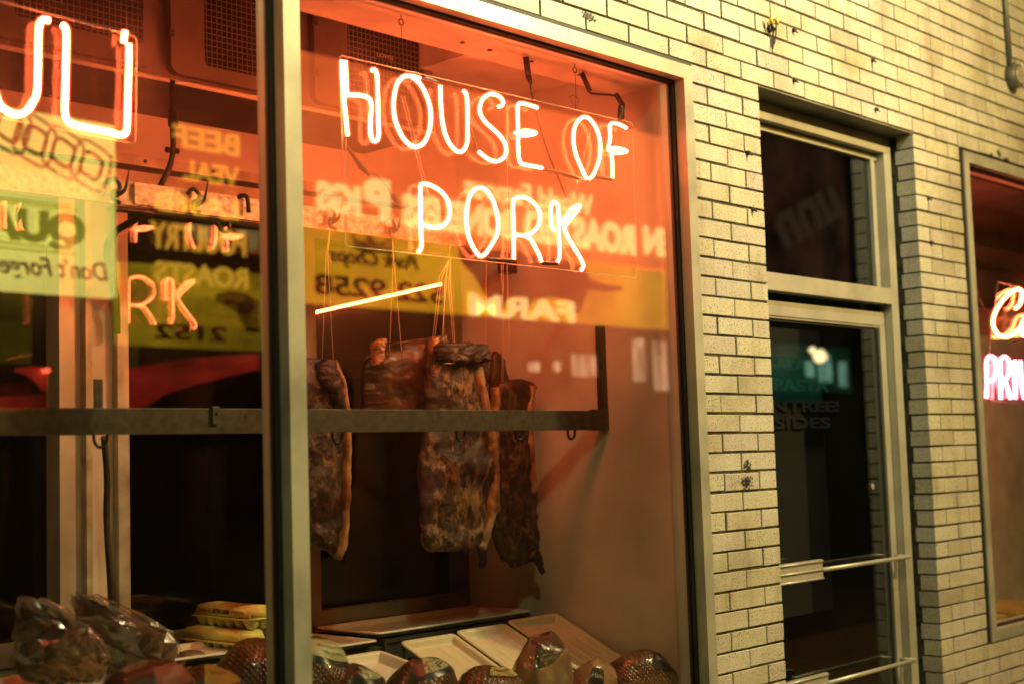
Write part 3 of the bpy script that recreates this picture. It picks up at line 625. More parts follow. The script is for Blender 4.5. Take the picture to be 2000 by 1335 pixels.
# ================================================================== door
dr=thing('glass_door',(0.03,.13,0),'narrow aluminium glass door with push bars and a dark painted inside','door')
yfz=.095
fr=thing('door_frame',(0.0,yfz,0),'beige aluminium door frame with a transom light over the door','door frame')
mb=MB(); mb.box((1.094,yfz,0),(1.1535,yfz+.06,2.846)); mb.box((.002,yfz,0),(.045,yfz+.06,2.846)); mb.box((.002,yfz,2.8465),(1.1535,yfz+.06,2.876)); mb.box((.045,yfz-.003,2.196),(1.0935,yfz+.06,2.262)); mb.build('frame',M['frame2'],fr)
mb=MB(); mb.box((.045,yfz+.034,2.816),(1.0935,yfz+.06,2.834)); mb.box((1.04,yfz+.034,2.2625),(1.068,yfz+.06,2.8155)); mb.box((.045,yfz+.034,2.2625),(.07,yfz+.06,2.8155)); mb.box((1.0685,yfz+.045,2.2625),(1.0935,yfz+.06,2.846)); mb.box((.045,yfz+.045,2.8345),(1.0935,yfz+.06,2.846));  mb.build('glazing_stop',M['frame2'],fr)
mb=MB(); mb.box((1.028,yfz+.05,2.2625),(1.0395,yfz+.058,2.8155)); mb.box((.0705,yfz+.05,2.808),(1.028,yfz+.058,2.8155)); mb.build('gasket',M['rubber'],fr)
mb=MB(); mb.box((.0705,yfz+.051,2.263),(1.0278,yfz+.057,2.8078)); mb.build('transom_pane',M['glass'],fr)
mb=MB(); mb.box((1.1537,yfz+.03,0),(1.1775,yfz+.10,2.876)); mb.build('caulk_joint',M['rubber'],fr)
yd=.13
mb=MB(); mb.box((.047,yd,2.106),(1.088,yd+.04,2.163),.002); mb.box((1.046,yd,.0),(1.090,yd+.04,2.1055),.002); mb.box((.047,yd,.0),(.10,yd+.04,2.1055),.002); mb.box((.1005,yd,.02),(1.0455,yd+.04,.25)); mb.box((.1,yd+.004,2.098),(1.046,yd+.03,2.1055)); mb.build('stile_frame',M['frame2'],dr)
mb=MB(); mb.box((1.034,yd+.01,.25),(1.0455,yd+.02,2.0975)); mb.box((.1005,yd+.01,2.088),(1.034,yd+.02,2.0975)); mb.build('gasket',M['rubber'],dr)
mb=MB(); mb.box((.1005,yd+.012,.2505),(1.0338,yd+.018,2.0878)); mb.build('glass_pane',M['glass'],dr)
for zc,w_ in ((1.148,1),(.727,.0)):
    mb=MB(); yb=.062
    mb.box((.085,yb,zc-.037),(.385,yb+.012,zc+.037)); 
    for k in (-.034,-.002,.03): mb.tube([(.084,yb-.001,zc+k),(.386,yb-.001,zc+k)],.0042,8)
    mb.box((.2,yb+.0125,zc-.01),(.24,yd,zc+.01))
    pb=mb.build('push_plate',M['frame2'],dr)
    mb=MB(); mb.tube([(.386,yb+.006,zc-.004),(1.072,yb+.006,zc-.004)],.0085,10); mb.tube([(1.07,yb+.0,zc-.004),(1.07,yd+.0,zc-.004)],.009,10); mb.build('push_bar',M['frame2'],dr)
mb=MB(); mb.tube([(.93,yd+.006,1.44),(.93,yd+.011,1.44)],.012,14); mb.build('lock_rosette',M['trim'],dr)
# menu board inside the door
mn=thing('menu_board',(.35,.5,1.2),'dark menu board behind the door glass listing PASTA ENTREES SIDES','sign')
mb=MB(); mb.box((.0,.5,.9),(1.18,.52,2.12)); mb.build('board',M['dark'],mn)
M['dim']=mat('faded lettering',(.55,.52,.44),.6); M['dimg']=emis('backlit green panel',(.001,.014,.008),1)
mb=MB(); mb.box((.03,.492,1.80),(1.16,.4995,2.0)); mb.build('green_panel',M['dimg'],mn)
M['dimw']=emis('lit faded letters',(.012,.012,.008),1); M['dimw2']=emis('lit green letters',(.006,.028,.016),1)
def front(x,y,z): return Matrix.Translation((x,y,z))@Matrix.Rotation(R(90),4,'X')
for body,xa,xb,yc,hp,mm in (('PASTA',1512,1618,752,30,'dimw2'),('SALADS',1500,1612,712,26,'dimw2'),('ENTREES',1484,1648,792,28,'dimw'),('SIDES',1513,1622,825,28,'dimw')):
    a=at(xa,yc,.49);b=at(xb,yc,.49);c=at((xa+xb)/2,yc,.49);hh=hp/560
    bm=text_bm(body,1,.002,.02); xs=[v.co.x for v in bm.verts]; ys=[v.co.y for v in bm.verts]; cx=(max(xs)+min(xs))/2; cy=(max(ys)+min(ys))/2
    T=front((a.x+b.x)/2,.490,c.z); mb=MB()
    for v in bm.verts: v.co=T@Vector(((v.co.x-cx)*(b.x-a.x)/(max(xs)-min(xs)),(v.co.y-cy)*hh/(max(ys)-min(ys)),v.co.z))
    mb.merge(bm); mb.build('lettering',M[mm],mn)
mb=MB(); mb.box((-.35,.33,0),(-.30,3.0,3.3)); mb.box((1.30,.33,0),(1.35,3.0,3.3)); mb.box((-.3,2.9,0),(1.3,2.95,3.3)); mb.build('vestibule_wall',M['room'],wall)
# ================================================================== fixings on the brick
def bolt(px,py,label,r_=.010,l_=.02):
    q=at(px,py,0); mb=MB(); mb.tube([(q.x,.004,q.z),(q.x,-l_*.4,q.z),(q.x+.002,-l_,q.z-.002)],r_,8,radii=[r_*1.15,r_,r_*.75]); mb.tube([(q.x,-l_*.3,q.z),(q.x+.004,-l_*1.5,q.z-.012)],.003,6)
    tag(mb.build('anchor_bolt',M['rust']),label,'bolt','old anchor bolts left in the brick wall')
for px,py,l in ((1549,60,'rusty anchor bolt in brick right beside the yellow wire nuts'),(1703,118,'rusty anchor bolt in the brick, high above the right half of the door'),(1550,157,'rusty anchor bolt just above the lintel, left half of the door'),(1710,214,'rusty anchor bolt just above the lintel, right half of the door'),(1460,299,'round plug in the left brick pillar beside the transom, upper one'),(1469,409,'round plug in the left brick pillar beside the transom, lower one'),(1812,387,'plug in the right brick pillar, upper one'),(1818,474,'plug in the right brick pillar, lower one')):
    bolt(px,py,l,.0085 if px<1720 else .009,.012)
q=at(1500,50,0); wn=thing('wire_bundle',(q.x,0,q.z),'loose wires with two yellow wire nuts poking out of the brick','wires')
for dx,dz in((-.018,.008),(.02,.012)):
    mb=MB(); mb.tube([(q.x+dx,-.022,q.z+dz-.01),(q.x+dx*1.2,-.03,q.z+dz+.012)],.008,10,radii=[.009,.006]); mb.build('wire_nut',M['yellow'],wn)
mb=MB(); mb.tube([(q.x+.004,.004,q.z-.012),(q.x+.004,-.014,q.z-.012)],.014,10)
mb.tube(smooth_path([(q.x-.018,-.022,q.z),(q.x-.004,-.03,q.z-.02),(q.x+.010,-.014,q.z-.03),(q.x+.014,-.012,q.z-.06),(q.x+.008,-.01,q.z-.09)],4),.0032,6)
mb.tube(smooth_path([(q.x+.02,-.022,q.z),(q.x+.02,-.02,q.z-.03),(q.x+.018,-.012,q.z-.07)],4),.003,6); mb.tube([(q.x+.002,-.02,q.z+.02),(q.x+.004,-.015,q.z-.02)],.0045,6)
mb.build('wires',M['wire'],wn)
q=at(1978,150,-.02); cb=thing('conduit_box',(q.x,0,q.z),'grey conduit running down the wall to a round junction box','junction box')
mb=MB(); a=at(1965,0,-.02); mb.tube([(a.x-.002,-.016,4.4),(a.x-.0,-.016,3.75),(q.x-.01,-.016,q.z+.05)],.0125,10); mb.build('conduit',M['conduit'],cb)
mb=MB(); mb.tube([(q.x+.01,0,q.z),(q.x+.01,-.05,q.z)],.058,20); mb.tube([(q.x,-.018,q.z+.05),(q.x,-.018,q.z+.09)],.019,10); bx_=mb.build('box',M['conduit'],cb)
mb=MB(); mb.tube([(q.x+.01,-.0505,q.z),(q.x+.01,-.058,q.z)],.046,20,radii=[.046,.040]); mb.build('cover',M['trim'],cb)
# ================================================================== hanging meat
def slab(name,rows,y,thick,m,label,bulge=.012,edge=None,seed=1,cols=26,ysl=0.0,parent=None,amp=.006,curl=0,mface=None):
    """rows: (py, pxleft, pxright) outline of a hanging slab at depth y"""
    rows=sorted(rows); n=64; mb=MB(); F=[];B=[]
    y0,y1=rows[0][0],rows[-1][0]
    def itp(py):
        for i in range(len(rows)-1):
            if rows[i][0]<=py<=rows[i+1][0]+1e-6:
                t=(py-rows[i][0])/(rows[i+1][0]-rows[i][0]); t2=t*t*(3-2*t)*.5+t*.5
                return rows[i][1]+(rows[i+1][1]-rows[i][1])*t2, rows[i][2]+(rows[i+1][2]-rows[i][2])*t2
        return rows[-1][1:]
    for i in range(n+1):
        py=y0+(y1-y0)*i/n; l,r_=itp(py); fr_=[];br_=[]
        for j in range(cols+1):
            u=j/cols; px=l+(r_-l)*u; sgn=abs(2*u-1)*(1 if u>.5 else -1); px+=(noise.noise(Vector((py*.05,seed*3.1+sgn,0)))*3.2+noise.noise(Vector((py*.22,seed*1.7+(5 if u>.5 else 0),0)))*1.6)*sgn
            s=min(1,4*min(u,1-u)); e=math.sqrt(max(0,1-(1-s)**2)); v=min(1,6*min(i/n,1-i/n)+.0); e2=math.sqrt(max(0,1-(1-v)**2))
            nv=noise.noise(Vector((px*.03,py*.018,seed)))*amp*1.6+noise.noise(Vector((px*.09,py*.06,seed+5)))*amp*.8+noise.noise(Vector((px*.25,py*.16,seed+9)))*amp*.35
            yy=y+ysl*(u-.5)+math.sin(u*math.pi)*-bulge+curl*(u**3)
            pz=py+(noise.noise(Vector((px*.11,seed*2.3,1)))*9+noise.noise(Vector((px*.35,seed,4)))*4)*(1 if i>n*.75 else .25)*(abs(2*i/n-1)**2); p=at(px,pz,y); hh=thick*.5*(.25+.75*e*(.4+.6*e2))
            fr_.append(mb.bm.verts.new((p.x,yy-hh+nv,p.z+noise.noise(Vector((px*.06,seed,0)))*.01))); br_.append(mb.bm.verts.new((p.x,yy+hh+nv,p.z+noise.noise(Vector((px*.06,seed,0)))*.01)))
        F.append(fr_);B.append(br_)
    fe=set()
    for i in range(n):
        for j in range(cols):
            f=mb.bm.faces.new((F[i][j],F[i][j+1],F[i+1][j+1],F[i+1][j])); f.smooth=True
            f=mb.bm.faces.new((B[i][j],B[i+1][j],B[i+1][j+1],B[i][j+1])); f.smooth=True
        for k in(0,cols):
            f=mb.bm.faces.new((F[i][k],F[i+1][k],B[i+1][k],B[i][k])); f.smooth=True
            if edge: f.material_index=1
    for j in range(cols):
        for k in(0,n): 
            f=mb.bm.faces.new((F[k][j],B[k][j],B[k][j+1],F[k][j+1])); f.smooth=True
    if edge:
        for i in range(n):
            pass
        mb.bm.faces.ensure_lookup_table()
        for f in mb.bm.faces: pass
    o=mb.build(name,[m]+([edge] if edge else []),parent)
    if edge:
        for pl in o.data.polygons:
            pass
    return o
def strings(strs,parent,rad=.0012):
    for s in strs:
        mb=MB(); P=[at(px,py,y) for px,py,y in s]; mb.tube(P,rad,6); mb.build('string',M['string'],parent)
YM=.72
def meat(label,px,py,yy): return thing('smoked_meat_slab',at(px,py,yy),label,'meat','smoked meat slabs hung on strings')
m1=meat('narrow smoked slab hanging alone beside the mullion with a pale fat edge',640,705,YM)
slab('meat',[(698,570,598),(702,568,655),(720,566,665),(760,566,672),(820,568,676),(880,570,678),(950,575,676),(1010,580,672),(1040,590,670),(1062,612,668),(1078,640,664),(1090,655,660)],YM,.045,M['bellyd'],'',seed=2,parent=m1,amp=.008)
slab('fat_edge',[(706,640,655),(760,655,671),(800,660,677),(880,664,680),(960,662,679),(1020,660,675),(1060,655,673),(1092,652,662)],YM-.012,.04,M['fatm'],'',seed=3,parent=m1,cols=8,amp=.003)
slab('folded_top',[(700,628,640),(708,618,655),(735,620,660),(770,640,670),(800,655,674)],YM-.035,.03,M['bellyd'],'',seed=8,parent=m1,cols=10)
strings([[(645,445,YM-.03),(637,500,YM-.03),(629,706,YM-.03)],[(645,445,YM-.03),(640,500,YM-.03),(652,722,YM-.035)],[(638,490,YM-.032),(648,515,YM-.036)]],m1)
m2=meat('broad smooth rind slab seen from its skin side, hung by a curled top corner',790,690,YM)
slab('rind',[(657,838,856),(664,800,857),(675,765,856),(690,742,852),(700,730,850),(720,727,845),(760,727,838),(800,727,835),(815,729,834),(832,733,832)],YM,.028,M['rind'],'',seed=5,parent=m2,ysl=-.09,amp=.005,bulge=.006)
slab('fat_edge',[(658,842,858),(668,838,856),(690,836,848),(720,831,842),(760,826,834),(830,826,832)],YM-.05,.03,M['fatm'],'',seed=6,parent=m2,cols=8,amp=.004)
slab('curled_corner',[(662,735,753),(672,728,752),(684,727,745),(700,726,748),(712,725,735)],YM-.02,.03,M['fatm'],'',seed=9,parent=m2,cols=10,amp=.012)
strings([[(766,455,YM-.03),(768,505,YM-.03),(761,684,YM-.04)],[(766,455,YM-.03),(769,505,YM-.03),(785,695,YM-.045)],[(757,440,YM-.035),(768,420,YM-.035),(775,445,YM-.035)]],m2)
m3=meat('widest smoked belly slab with thick fat veins, hanging in the middle',895,690,YM-.06)
slab('meat',[(671,858,872),(674,850,945),(684,838,955),(720,832,952),(760,829,948),(820,828,948),(860,822,960),(920,820,964),(980,820,962),(1020,822,955),(1050,824,946),(1066,826,940),(1074,840,925)],YM-.08,.055,M['belly'],'',seed=11,parent=m3,amp=.009,bulge=.018,cols=40)
slab('rolled_top',[(670,860,925),(676,850,945),(690,848,953),(702,853,952),(708,865,940)],YM-.125,.045,M['bellyd'],'',seed=12,parent=m3,amp=.010)
slab('rind_edge',[(700,915,935),(740,922,942),(800,935,952),(860,950,964),(930,956,968),(1000,948,964),(1040,938,954),(1070,932,944)],YM-.10,.035,M['fatm'],'',seed=13,parent=m3,cols=8,amp=.004)
slab('shank',[(1030,915,952),(1050,922,948),(1070,932,947),(1090,938,946),(1104,938,943)],YM-.07,.03,M['bellyd'],'',seed=14,parent=m3,cols=8,amp=.004)
strings([[(876,510,YM-.1),(858,540,YM-.1),(845,662,YM-.1)],[(876,510,YM-.1),(862,545,YM-.1),(849,662,YM-.1)],[(876,512,YM-.1),(868,560,YM-.1),(866,676,YM-.11)],[(874,512,YM-.1),(871,560,YM-.1),(862,676,YM-.11)],[(880,500,YM-.1),(876,560,YM-.1),(886,678,YM-.11)],[(880,500,YM-.1),(880,560,YM-.1),(889,678,YM-.11)],[(868,709,YM-.145),(888,709,YM-.145)],[(880,470,YM-.1),(876,512,YM-.1)]],m3)
m4=meat('rounded rind slab partly hidden behind the widest slab',975,700,YM+.02)
slab('rind',[(687,958,966),(692,954,978),(705,952,988),(730,950,994),(770,950,996),(830,952,998),(900,954,1000),(990,958,990),(1030,962,980)],YM+.02,.04,M['rind'],'',seed=16,parent=m4,ysl=.04,amp=.003)
strings([[(950,500,YM),(949,600,YM),(949,700,YM)]],m4)
m5=meat('rightmost dark slab with ragged bottom hanging close to the side wall',1010,760,YM-.06)
slab('meat',[(741,985,1020),(748,975,1042),(756,968,1050),(770,963,1042),(800,960,1030),(850,960,1034),(920,962,1040),(980,962,1044),(1040,965,1047),(1070,970,1050),(1092,985,1040),(1104,1000,1018)],YM-.06,.05,M['bellyd'],'',seed=18,parent=m5,amp=.010,cols=30)
slab('fat_edge',[(752,1030,1042),(800,1022,1034),(880,1026,1038),(960,1034,1042)],YM-.08,.03,M['fatm'],'',seed=19,parent=m5,cols=8,amp=.003)
slab('flap',[(1076,1034,1046),(1086,1030,1056),(1098,1040,1058),(1110,1050,1058),(1117,1054,1057)],YM-.08,.02,M['rind'],'',seed=20,parent=m5,cols=10,amp=.006)
slab('rind_edge',[(755,960,972),(820,957,968),(920,959,968),(1000,962,970)],YM-.08,.03,M['fatm'],'',seed=23,parent=m5,cols=8,amp=.003)
strings([[(978,500,YM-.06),(982,600,YM-.06),(980,745,YM-.07)],[(982,500,YM-.06),(984,600,YM-.06),(983,745,YM-.07)],[(990,500,YM-.06),(994,640,YM-.06),(996,720,YM-.06)]],m5)
# ================================================================== trays, crates, deck goods
def tray(name,M4,L_,W_,m,label,group,depth=.018,ribs=5,along=True):
    depth*=1.35
    """shallow tray, local x length L_, y width W_"""
    nx,ny=44,32; mb=MB(); T=[];Bm=[]
    def hz(x,y):
        d=min(x,L_-x,y,W_-y)
        rim=.016
        if d<rim: z=depth
        else:
            t=min(1,(d-rim)/.014); z=depth*(1-t*t*(3-2*t))
        if d>.045 and ribs:
            q=(y/W_ if along else x/L_)*(ribs+1); fr=abs(q-round(q)); 
            if .5<q<ribs+.5: z+=.006*max(0,1-fr/.13)
        return z
    def warp(x,y):
        # rounded corners
        ra=.022; cx=min(max(x,ra),L_-ra); cy=min(max(y,ra),W_-ra); dx,dy=x-cx,y-cy; mm=max(abs(dx),abs(dy)); l=math.hypot(dx,dy)
        if l>1e-9 and mm>0: return cx+dx*mm/l,cy+dy*mm/l
        return x,y
    def grid(k,n,L__):
        e=[0,.004,.010,.016,.019,.023,.027,.031]
        g_=e+[.04+(L__-.08)*i/(n-1) for i in range(n)]+[L__-v for v in e[::-1]]; return g_
    GX=grid(0,nx,L_);GY=grid(0,ny,W_)
    for x in GX:
        a=[];b=[]
        for y in GY:
            z=hz(x,y); X,Y_=warp(x,y); d=min(x,L_-x,y,W_-y)
            a.append(mb.bm.verts.new(M4@Vector((X,Y_,z-(0.003 if d<.001 else 0))))); b.append(mb.bm.verts.new(M4@Vector((X,Y_,z-.0028-(0.003 if d<.001 else 0)))))
        T.append(a);Bm.append(b)
    for i in range(len(GX)-1):
        for j in range(len(GY)-1):
            f=mb.bm.faces.new((T[i][j],T[i+1][j],T[i+1][j+1],T[i][j+1])); f.smooth=True
            f=mb.bm.faces.new((Bm[i][j],Bm[i][j+1],Bm[i+1][j+1],Bm[i+1][j])); f.smooth=True
    for i in range(len(GX)-1):
        for j in(0,len(GY)-1): mb.bm.faces.new((T[i][j],T[i+1][j],Bm[i+1][j],Bm[i][j]))
    for j in range(len(GY)-1):
        for i in(0,len(GX)-1): mb.bm.faces.new((T[i][j],T[i][j+1],Bm[i][j+1],Bm[i][j]))
    return tag(mb.build(name,m),label,'tray',group)
def crate(x0,x1,y0,y1,z0,z1,label):
    t=thing('plastic_crate',(x0,y0,z0),label,'crate','black plastic crates'); mb=MB()
    mb.box((x0,y0,z1-.012),(x1,y0+.014,z1)); mb.box((x0,y0+.008,z0),(x1,y0+.014,z1-.012)); mb.box((x0,y1-.01,z0),(x1,y1,z1)); mb.box((x0,y0+.014,z0),(x0+.01,y1-.01,z1)); mb.box((x1-.01,y0+.014,z0),(x1,y1-.01,z1)); mb.box((x0+.01,y0+.014,z0),(x1-.01,y1-.01,z0+.01))
    mb.build('shell',M['crate'],t); mb=MB(); n=int((x1-x0)/.085)
    for i in range(n+1):
        x=x0+(x1-x0-.006)*i/n; mb.box((x,y0,z0),(x+.006,y0+.0079,z1-.0121))
    mb.box((x0,y0+.001,z0+.03),(x1,y0+.0075,z0+.036)); mb.build('ribs',M['crate'],t); return t
crate(-1.19,-.47,.77,1.08,.781,1.018,'black ribbed crate under the long white tray against the side wall')
crate(-1.93,-1.21,.77,1.08,.781,1.0,'black ribbed crate under the second white tray behind the mullion')
tray('white_tray',Matrix.Translation((-1.215,.775,1.024)),.755,.335,M['white'],'long shallow white tray on the crate below the rear window','white trays on the crates',.014,5)
tray('white_tray',Matrix.Translation((-1.88,.74,1.008))@Matrix.Rotation(R(0),4,'Z'),.64,.34,M['white'],'second shallow white tray, just right of the mullion, tucked under the long one','white trays on the crates',.014,5)
sl=math.atan(.446)
def ytray(x0,w_,dz,label): 
    tray('cream_tray',Matrix.Translation((x0,.66,1.004+dz))@Matrix.Rotation(sl,4,'X')@Matrix.Rotation(R(-90),4,'Z'),.52,w_,M['plast'],label,'cream plastic trays leaning in a row',.016,4)
ytray(-1.235,.245,.004,'leftmost leaning cream tray, behind the black-labelled ham')
ytray(-.985,.245,.010,'middle leaning cream tray of the row')
ytray(-.735,.265,.018,'rightmost leaning cream tray, touching the side wall')
tray('foam_tray',Matrix.Translation((-1.50,.05,.93))@Matrix.Rotation(R(18),4,'X')@Matrix.Rotation(R(-8),4,'Z'),.21,.34,M['white'],'pinkish white foam tray at the bottom right of the mullion','tray',.014,0) if False else tray('foam_tray',Matrix.Translation((-1.62,.30,.955))@Matrix.Rotation(R(10),4,'X'),.22,.26,M['white'],'pale foam tray just right of the mullion beside the leaning trays',None,.02,0)
crate(-1.72,-1.26,.36,.70,.781,.93,'low black crate between the mullion and the leaning trays')
mb=MB(); mb.box((-1.19,.30,.781),(-.46,.36,.84)); mb.box((-1.19,.60,.781),(-.46,.66,.97)); tag(mb.build('support_rack',M['crate']),'black rack the cream trays lean on','rack')
# ---- hams
def ham(px,py,y,rx,ry,rz,rot,m,label,name='ham',seed=1,lumps=.05,labels=(),end=None,group=None,knot=None):
    c=at(px,py,y); t=thing(name,c,label,'ham',group)
    Mx=Matrix.Translation(c)@Matrix.Rotation(R(rot[2]),4,'Z')@Matrix.Rotation(R(rot[1]),4,'Y')@Matrix.Rotation(R(rot[0]),4,'X')
    def surf(d,k=1.0):
        d=d.normalized(); n=1+lumps*noise.noise(d*1.8+Vector((seed,0,0)))*2+lumps*.4*noise.noise(d*5+Vector((0,seed,0)))
        return Mx@Vector((d.x*rx*n*k,d.y*ry*n*k,d.z*rz*n*k))
    bm=bmesh.new(); bmesh.ops.create_icosphere(bm,subdivisions=5,radius=1)
    for v in bm.verts:v.co=surf(v.co.copy())
    for f in bm.faces:f.smooth=True
    mb=MB(); mb.merge(bm); body=mb.build('body',m,t)
    for (th,ph,wt,hp,lm,txt,tm) in labels:
        # patch in spherical angles (deg)
        mb=MB(); G=[]
        for i in range(17):
            row=[]
            for j in range(13):
                a=R(th+wt*(i/16-.5)); b=R(ph+hp*(j/12-.5)); row.append(mb.bm.verts.new(surf(Vector((math.cos(b)*math.cos(a),math.cos(b)*math.sin(a),math.sin(b))),1.012)))
            G.append(row)
        for i in range(16):
            for j in range(12):
                f=mb.bm.faces.new((G[i][j],G[i+1][j],G[i+1][j+1],G[i][j+1])); f.smooth=True
        lab=mb.build('label_patch',lm,t)
        for (s,dx,dy,sz,wd) in txt:
            def wp(co,dx=dx,dy=dy):
                a=R(th+(co.x+dx)*wt); b=R(ph+(co.y+dy)*hp); return surf(Vector((math.cos(b)*math.cos(a),math.cos(b)*math.sin(a),math.sin(b))),1.020+co.z*.5)
            text('label_text',s,sz,None,tm,lab,extrude=0,width=wd,warp=wp)
    if end:
        th,ph,wt,hp,em=end; mb=MB(); G=[]
        for i in range(25):
            row=[]
            for j in range(17):
                a=R(th+wt*(i/24-.5)); b=R(ph+hp*(j/16-.5)); wv=1.014+.012*noise.noise(Vector((i*.6,j*.6,seed))); row.append(mb.bm.verts.new(surf(Vector((math.cos(b)*math.cos(a),math.cos(b)*math.sin(a),math.sin(b))),wv)))
            G.append(row)
        for i in range(24):
            for j in range(16):
                f=mb.bm.faces.new((G[i][j],G[i+1][j],G[i+1][j+1],G[i][j+1])); f.smooth=True
        mb.build('dark_end',em,t)
    if knot:
        th,ph=knot; d=Vector((math.cos(R(ph))*math.cos(R(th)),math.cos(R(ph))*math.sin(R(th)),math.sin(R(ph))))
        p0=surf(d,.98);p1=surf(d,1.2); mb=MB(); mb.tube(smooth_path([p0,p0*.5+p1*.5,p1],4),.01,8,radii=[.02,.016,.011,.008,.008,.009,.011,.014,.018][:9]); mb.build('gathered_end',M['film2'],t)
    return t
M['film2']=mat('gathered net end',(.45,.36,.22),.4,coat=.6,var=.3,scale=40)
GH='wrapped hams piled along the window'
ham(1255,1334,.20,.138,.09,.112,(0,16,-12),M['ham'],'large netted ham with a black label beside the side wall, rightmost of the pile',seed=3,group=GH,labels=((-70,48,70,40,M['blabel'],(('Smoked',0,.05,.3,.75),),M['dim']),))
ham(1060,1322,.18,.125,.085,.135,(10,-24,10),M['hampink'],'glossy plastic-wrapped ham with pale fat and dark red top, tallest of the pile',seed=6,group=GH,end=(-60,72,190,62,M['hamd']))
ham(1160,1350,.26,.09,.06,.105,(0,14,-20),M['hampink'],'pinkish wrapped ham half hidden between the tall wrapped ham and the rightmost ham',seed=21,group=GH,labels=((-110,30,36,30,M['blabel'],(('Ham',0,0,.4,.7),),M['dim']),))
ham(958,1366,.16,.13,.10,.10,(0,8,0),M['ham'],'brown netted ham with a gold label in front of the tall wrapped ham',seed=9,group=GH,labels=((-95,62,90,36,M['blabel'],(),M['dim']),(-95,62,78,28,M['goldlabel'],(('Smoked',0,.05,.42,.8),),M['ink'])))
ham(826,1358,.16,.125,.095,.105,(0,-4,5),M['ham2'],'dark netted ham with a green label in front of the leftmost leaning tray',seed=12,group=GH,labels=((-100,58,110,46,M['blabel'],(),M['dim']),(-85,62,70,34,M['green'],(('Boneless Ham',0,.1,.16,.8),('Fully Cooked',0,-.2,.12,.6)),M['ink'])))
ham(606,1328,.22,.115,.10,.115,(0,15,0),M['ham'],'coppery netted ham just right of the mullion with a pale label band',seed=14,group=GH,labels=((-90,50,120,34,M['green'],(('Premium',0,.25,.16,.3),('Boneless Ham',0,0,.18,.55),('Fully Cooked',0,-.25,.12,.4)),M['ink']),(-90,28,140,8,M['blabel'],(),M['ink'])))
ham(692,1372,.15,.10,.09,.10,(0,5,0),M['ham2'],'dark netted ham at the bottom edge right of the mullion with a green label',seed=15,group=GH,labels=((-80,60,100,50,M['blabel'],(),M['ink']),(-75,62,70,36,M['green'],(('Ham',0,0,.3,.4),),M['ink'])))
ham(505,1338,.28,.135,.11,.125,(0,-10,0),M['ham'],'big round netted ham just left of the mullion below the egg cartons',seed=17,group=GH,labels=((-60,22,80,52,M['blabel'],(),M['ink']),(-55,20,62,40,M['green'],(('Ham',.0,.2,.3,.5),),M['ink'])))
ham(400,1358,.22,.10,.085,.075,(0,0,0),M['ham2'],'small netted ham with a yellow label at the bottom, left of the big round ham',seed=19,group=GH,labels=((-80,55,80,60,M['goldlabel'],(('Ham',0,0,.3,.6),),M['redink']),),knot=(150,60))
ham(290,1356,.18,.12,.09,.08,(0,0,0),M['hamd'],'dark red ham at the bottom edge under the plastic-bagged meat',seed=22,group=GH,labels=((-70,40,70,40,M['redink'],(),M['ink']),))
mb=MB(); mb.box((-2.75,.14,.781),(-1.30,.42,.885)); tag(mb.build('display_riser',M['crate']),'low black riser box under the row of hams','box')
# ---- bagged bellies on the left
def bag(rows,y,th,label,seed):
    t=thing('bagged_meat',at(rows[len(rows)//2][1],rows[len(rows)//2][0],y),label,'bagged meat','pork bellies in clear plastic bags')
    slab('meat',[(a+10,b+14,c-14) for a,b,c in rows],y+.02,th*.75,M['hampink2'],'',seed=seed,parent=t,amp=.006,cols=24,bulge=.03)
    # crumpled sheet: coarse jittered facets, two leaves
    rr=random.Random(seed); rows=sorted(rows); n,cols=8,9
    def itp(py):
        for i in range(len(rows)-1):
            if rows[i][0]<=py<=rows[i+1][0]+1e-6:
                u=(py-rows[i][0])/(rows[i+1][0]-rows[i][0]); return rows[i][1]+(rows[i+1][1]-rows[i][1])*u, rows[i][2]+(rows[i+1][2]-rows[i][2])*u
        return rows[-1][1:]
    for side in (-1,1):
        mb=MB(); G=[]
        for i in range(n+1):
            py=rows[0][0]+(rows[-1][0]-rows[0][0])*i/n; l,r_=itp(py); row=[]
            for k in range(cols+1):
                u=k/cols; px=l+(r_-l)*u+rr.uniform(-7,7); pp=py+rr.uniform(-6,6)
                env=math.sin(min(1,max(0,u))*math.pi)**.5*math.sin(min(1,i/n*.9+.1)*math.pi)**.5
                p=at(px,pp,y); rid=abs(noise.noise(Vector((px*.035+py*.02,py*.03-px*.01,seed))))*.05
                row.append(mb.bm.verts.new((p.x,y+side*(th*.62*env+.004)+(rid+rr.uniform(-.014,.014))*(1 if side<0 else .3),p.z)))
            G.append(row)
        for i in range(n):
            for k in range(cols):
                a,b,c,d=G[i][k],G[i][k+1],G[i+1][k+1],G[i+1][k]
                if rr.random()<.5: mb.bm.faces.new((a,b,c)); mb.bm.faces.new((a,c,d))
                else: mb.bm.faces.new((a,b,d)); mb.bm.faces.new((b,c,d))
        mb.build('plastic_leaf',M['film'],t)
    return t
M['hampink2']=hammat('bagged belly meat',(.05,.018,.012),(.22,.12,.06),net=6,coat=.8,netamt=.2)
bag([(1168,50,75),(1178,36,110),(1200,34,150),(1220,34,175),(1250,30,195),(1280,25,207),(1300,20,212),(1318,30,205)],.66,.14,'clear-bagged pork belly at the left with a crumpled dark bag, left one of two',31)
bag([(1162,150,182),(1175,148,215),(1195,150,262),(1215,160,300),(1235,180,345),(1255,200,353),(1285,215,350),(1305,235,335)],.78,.14,'clear-bagged pork belly right of the first one, beside the egg cartons',35)
tray('white_tray',Matrix.Translation((-2.62,.52,1.02))@Matrix.Rotation(R(14),4,'Z'),.62,.40,M['white'],'shallow white tray with meat under the first bagged belly','white trays under the bagged meat',.016,0)
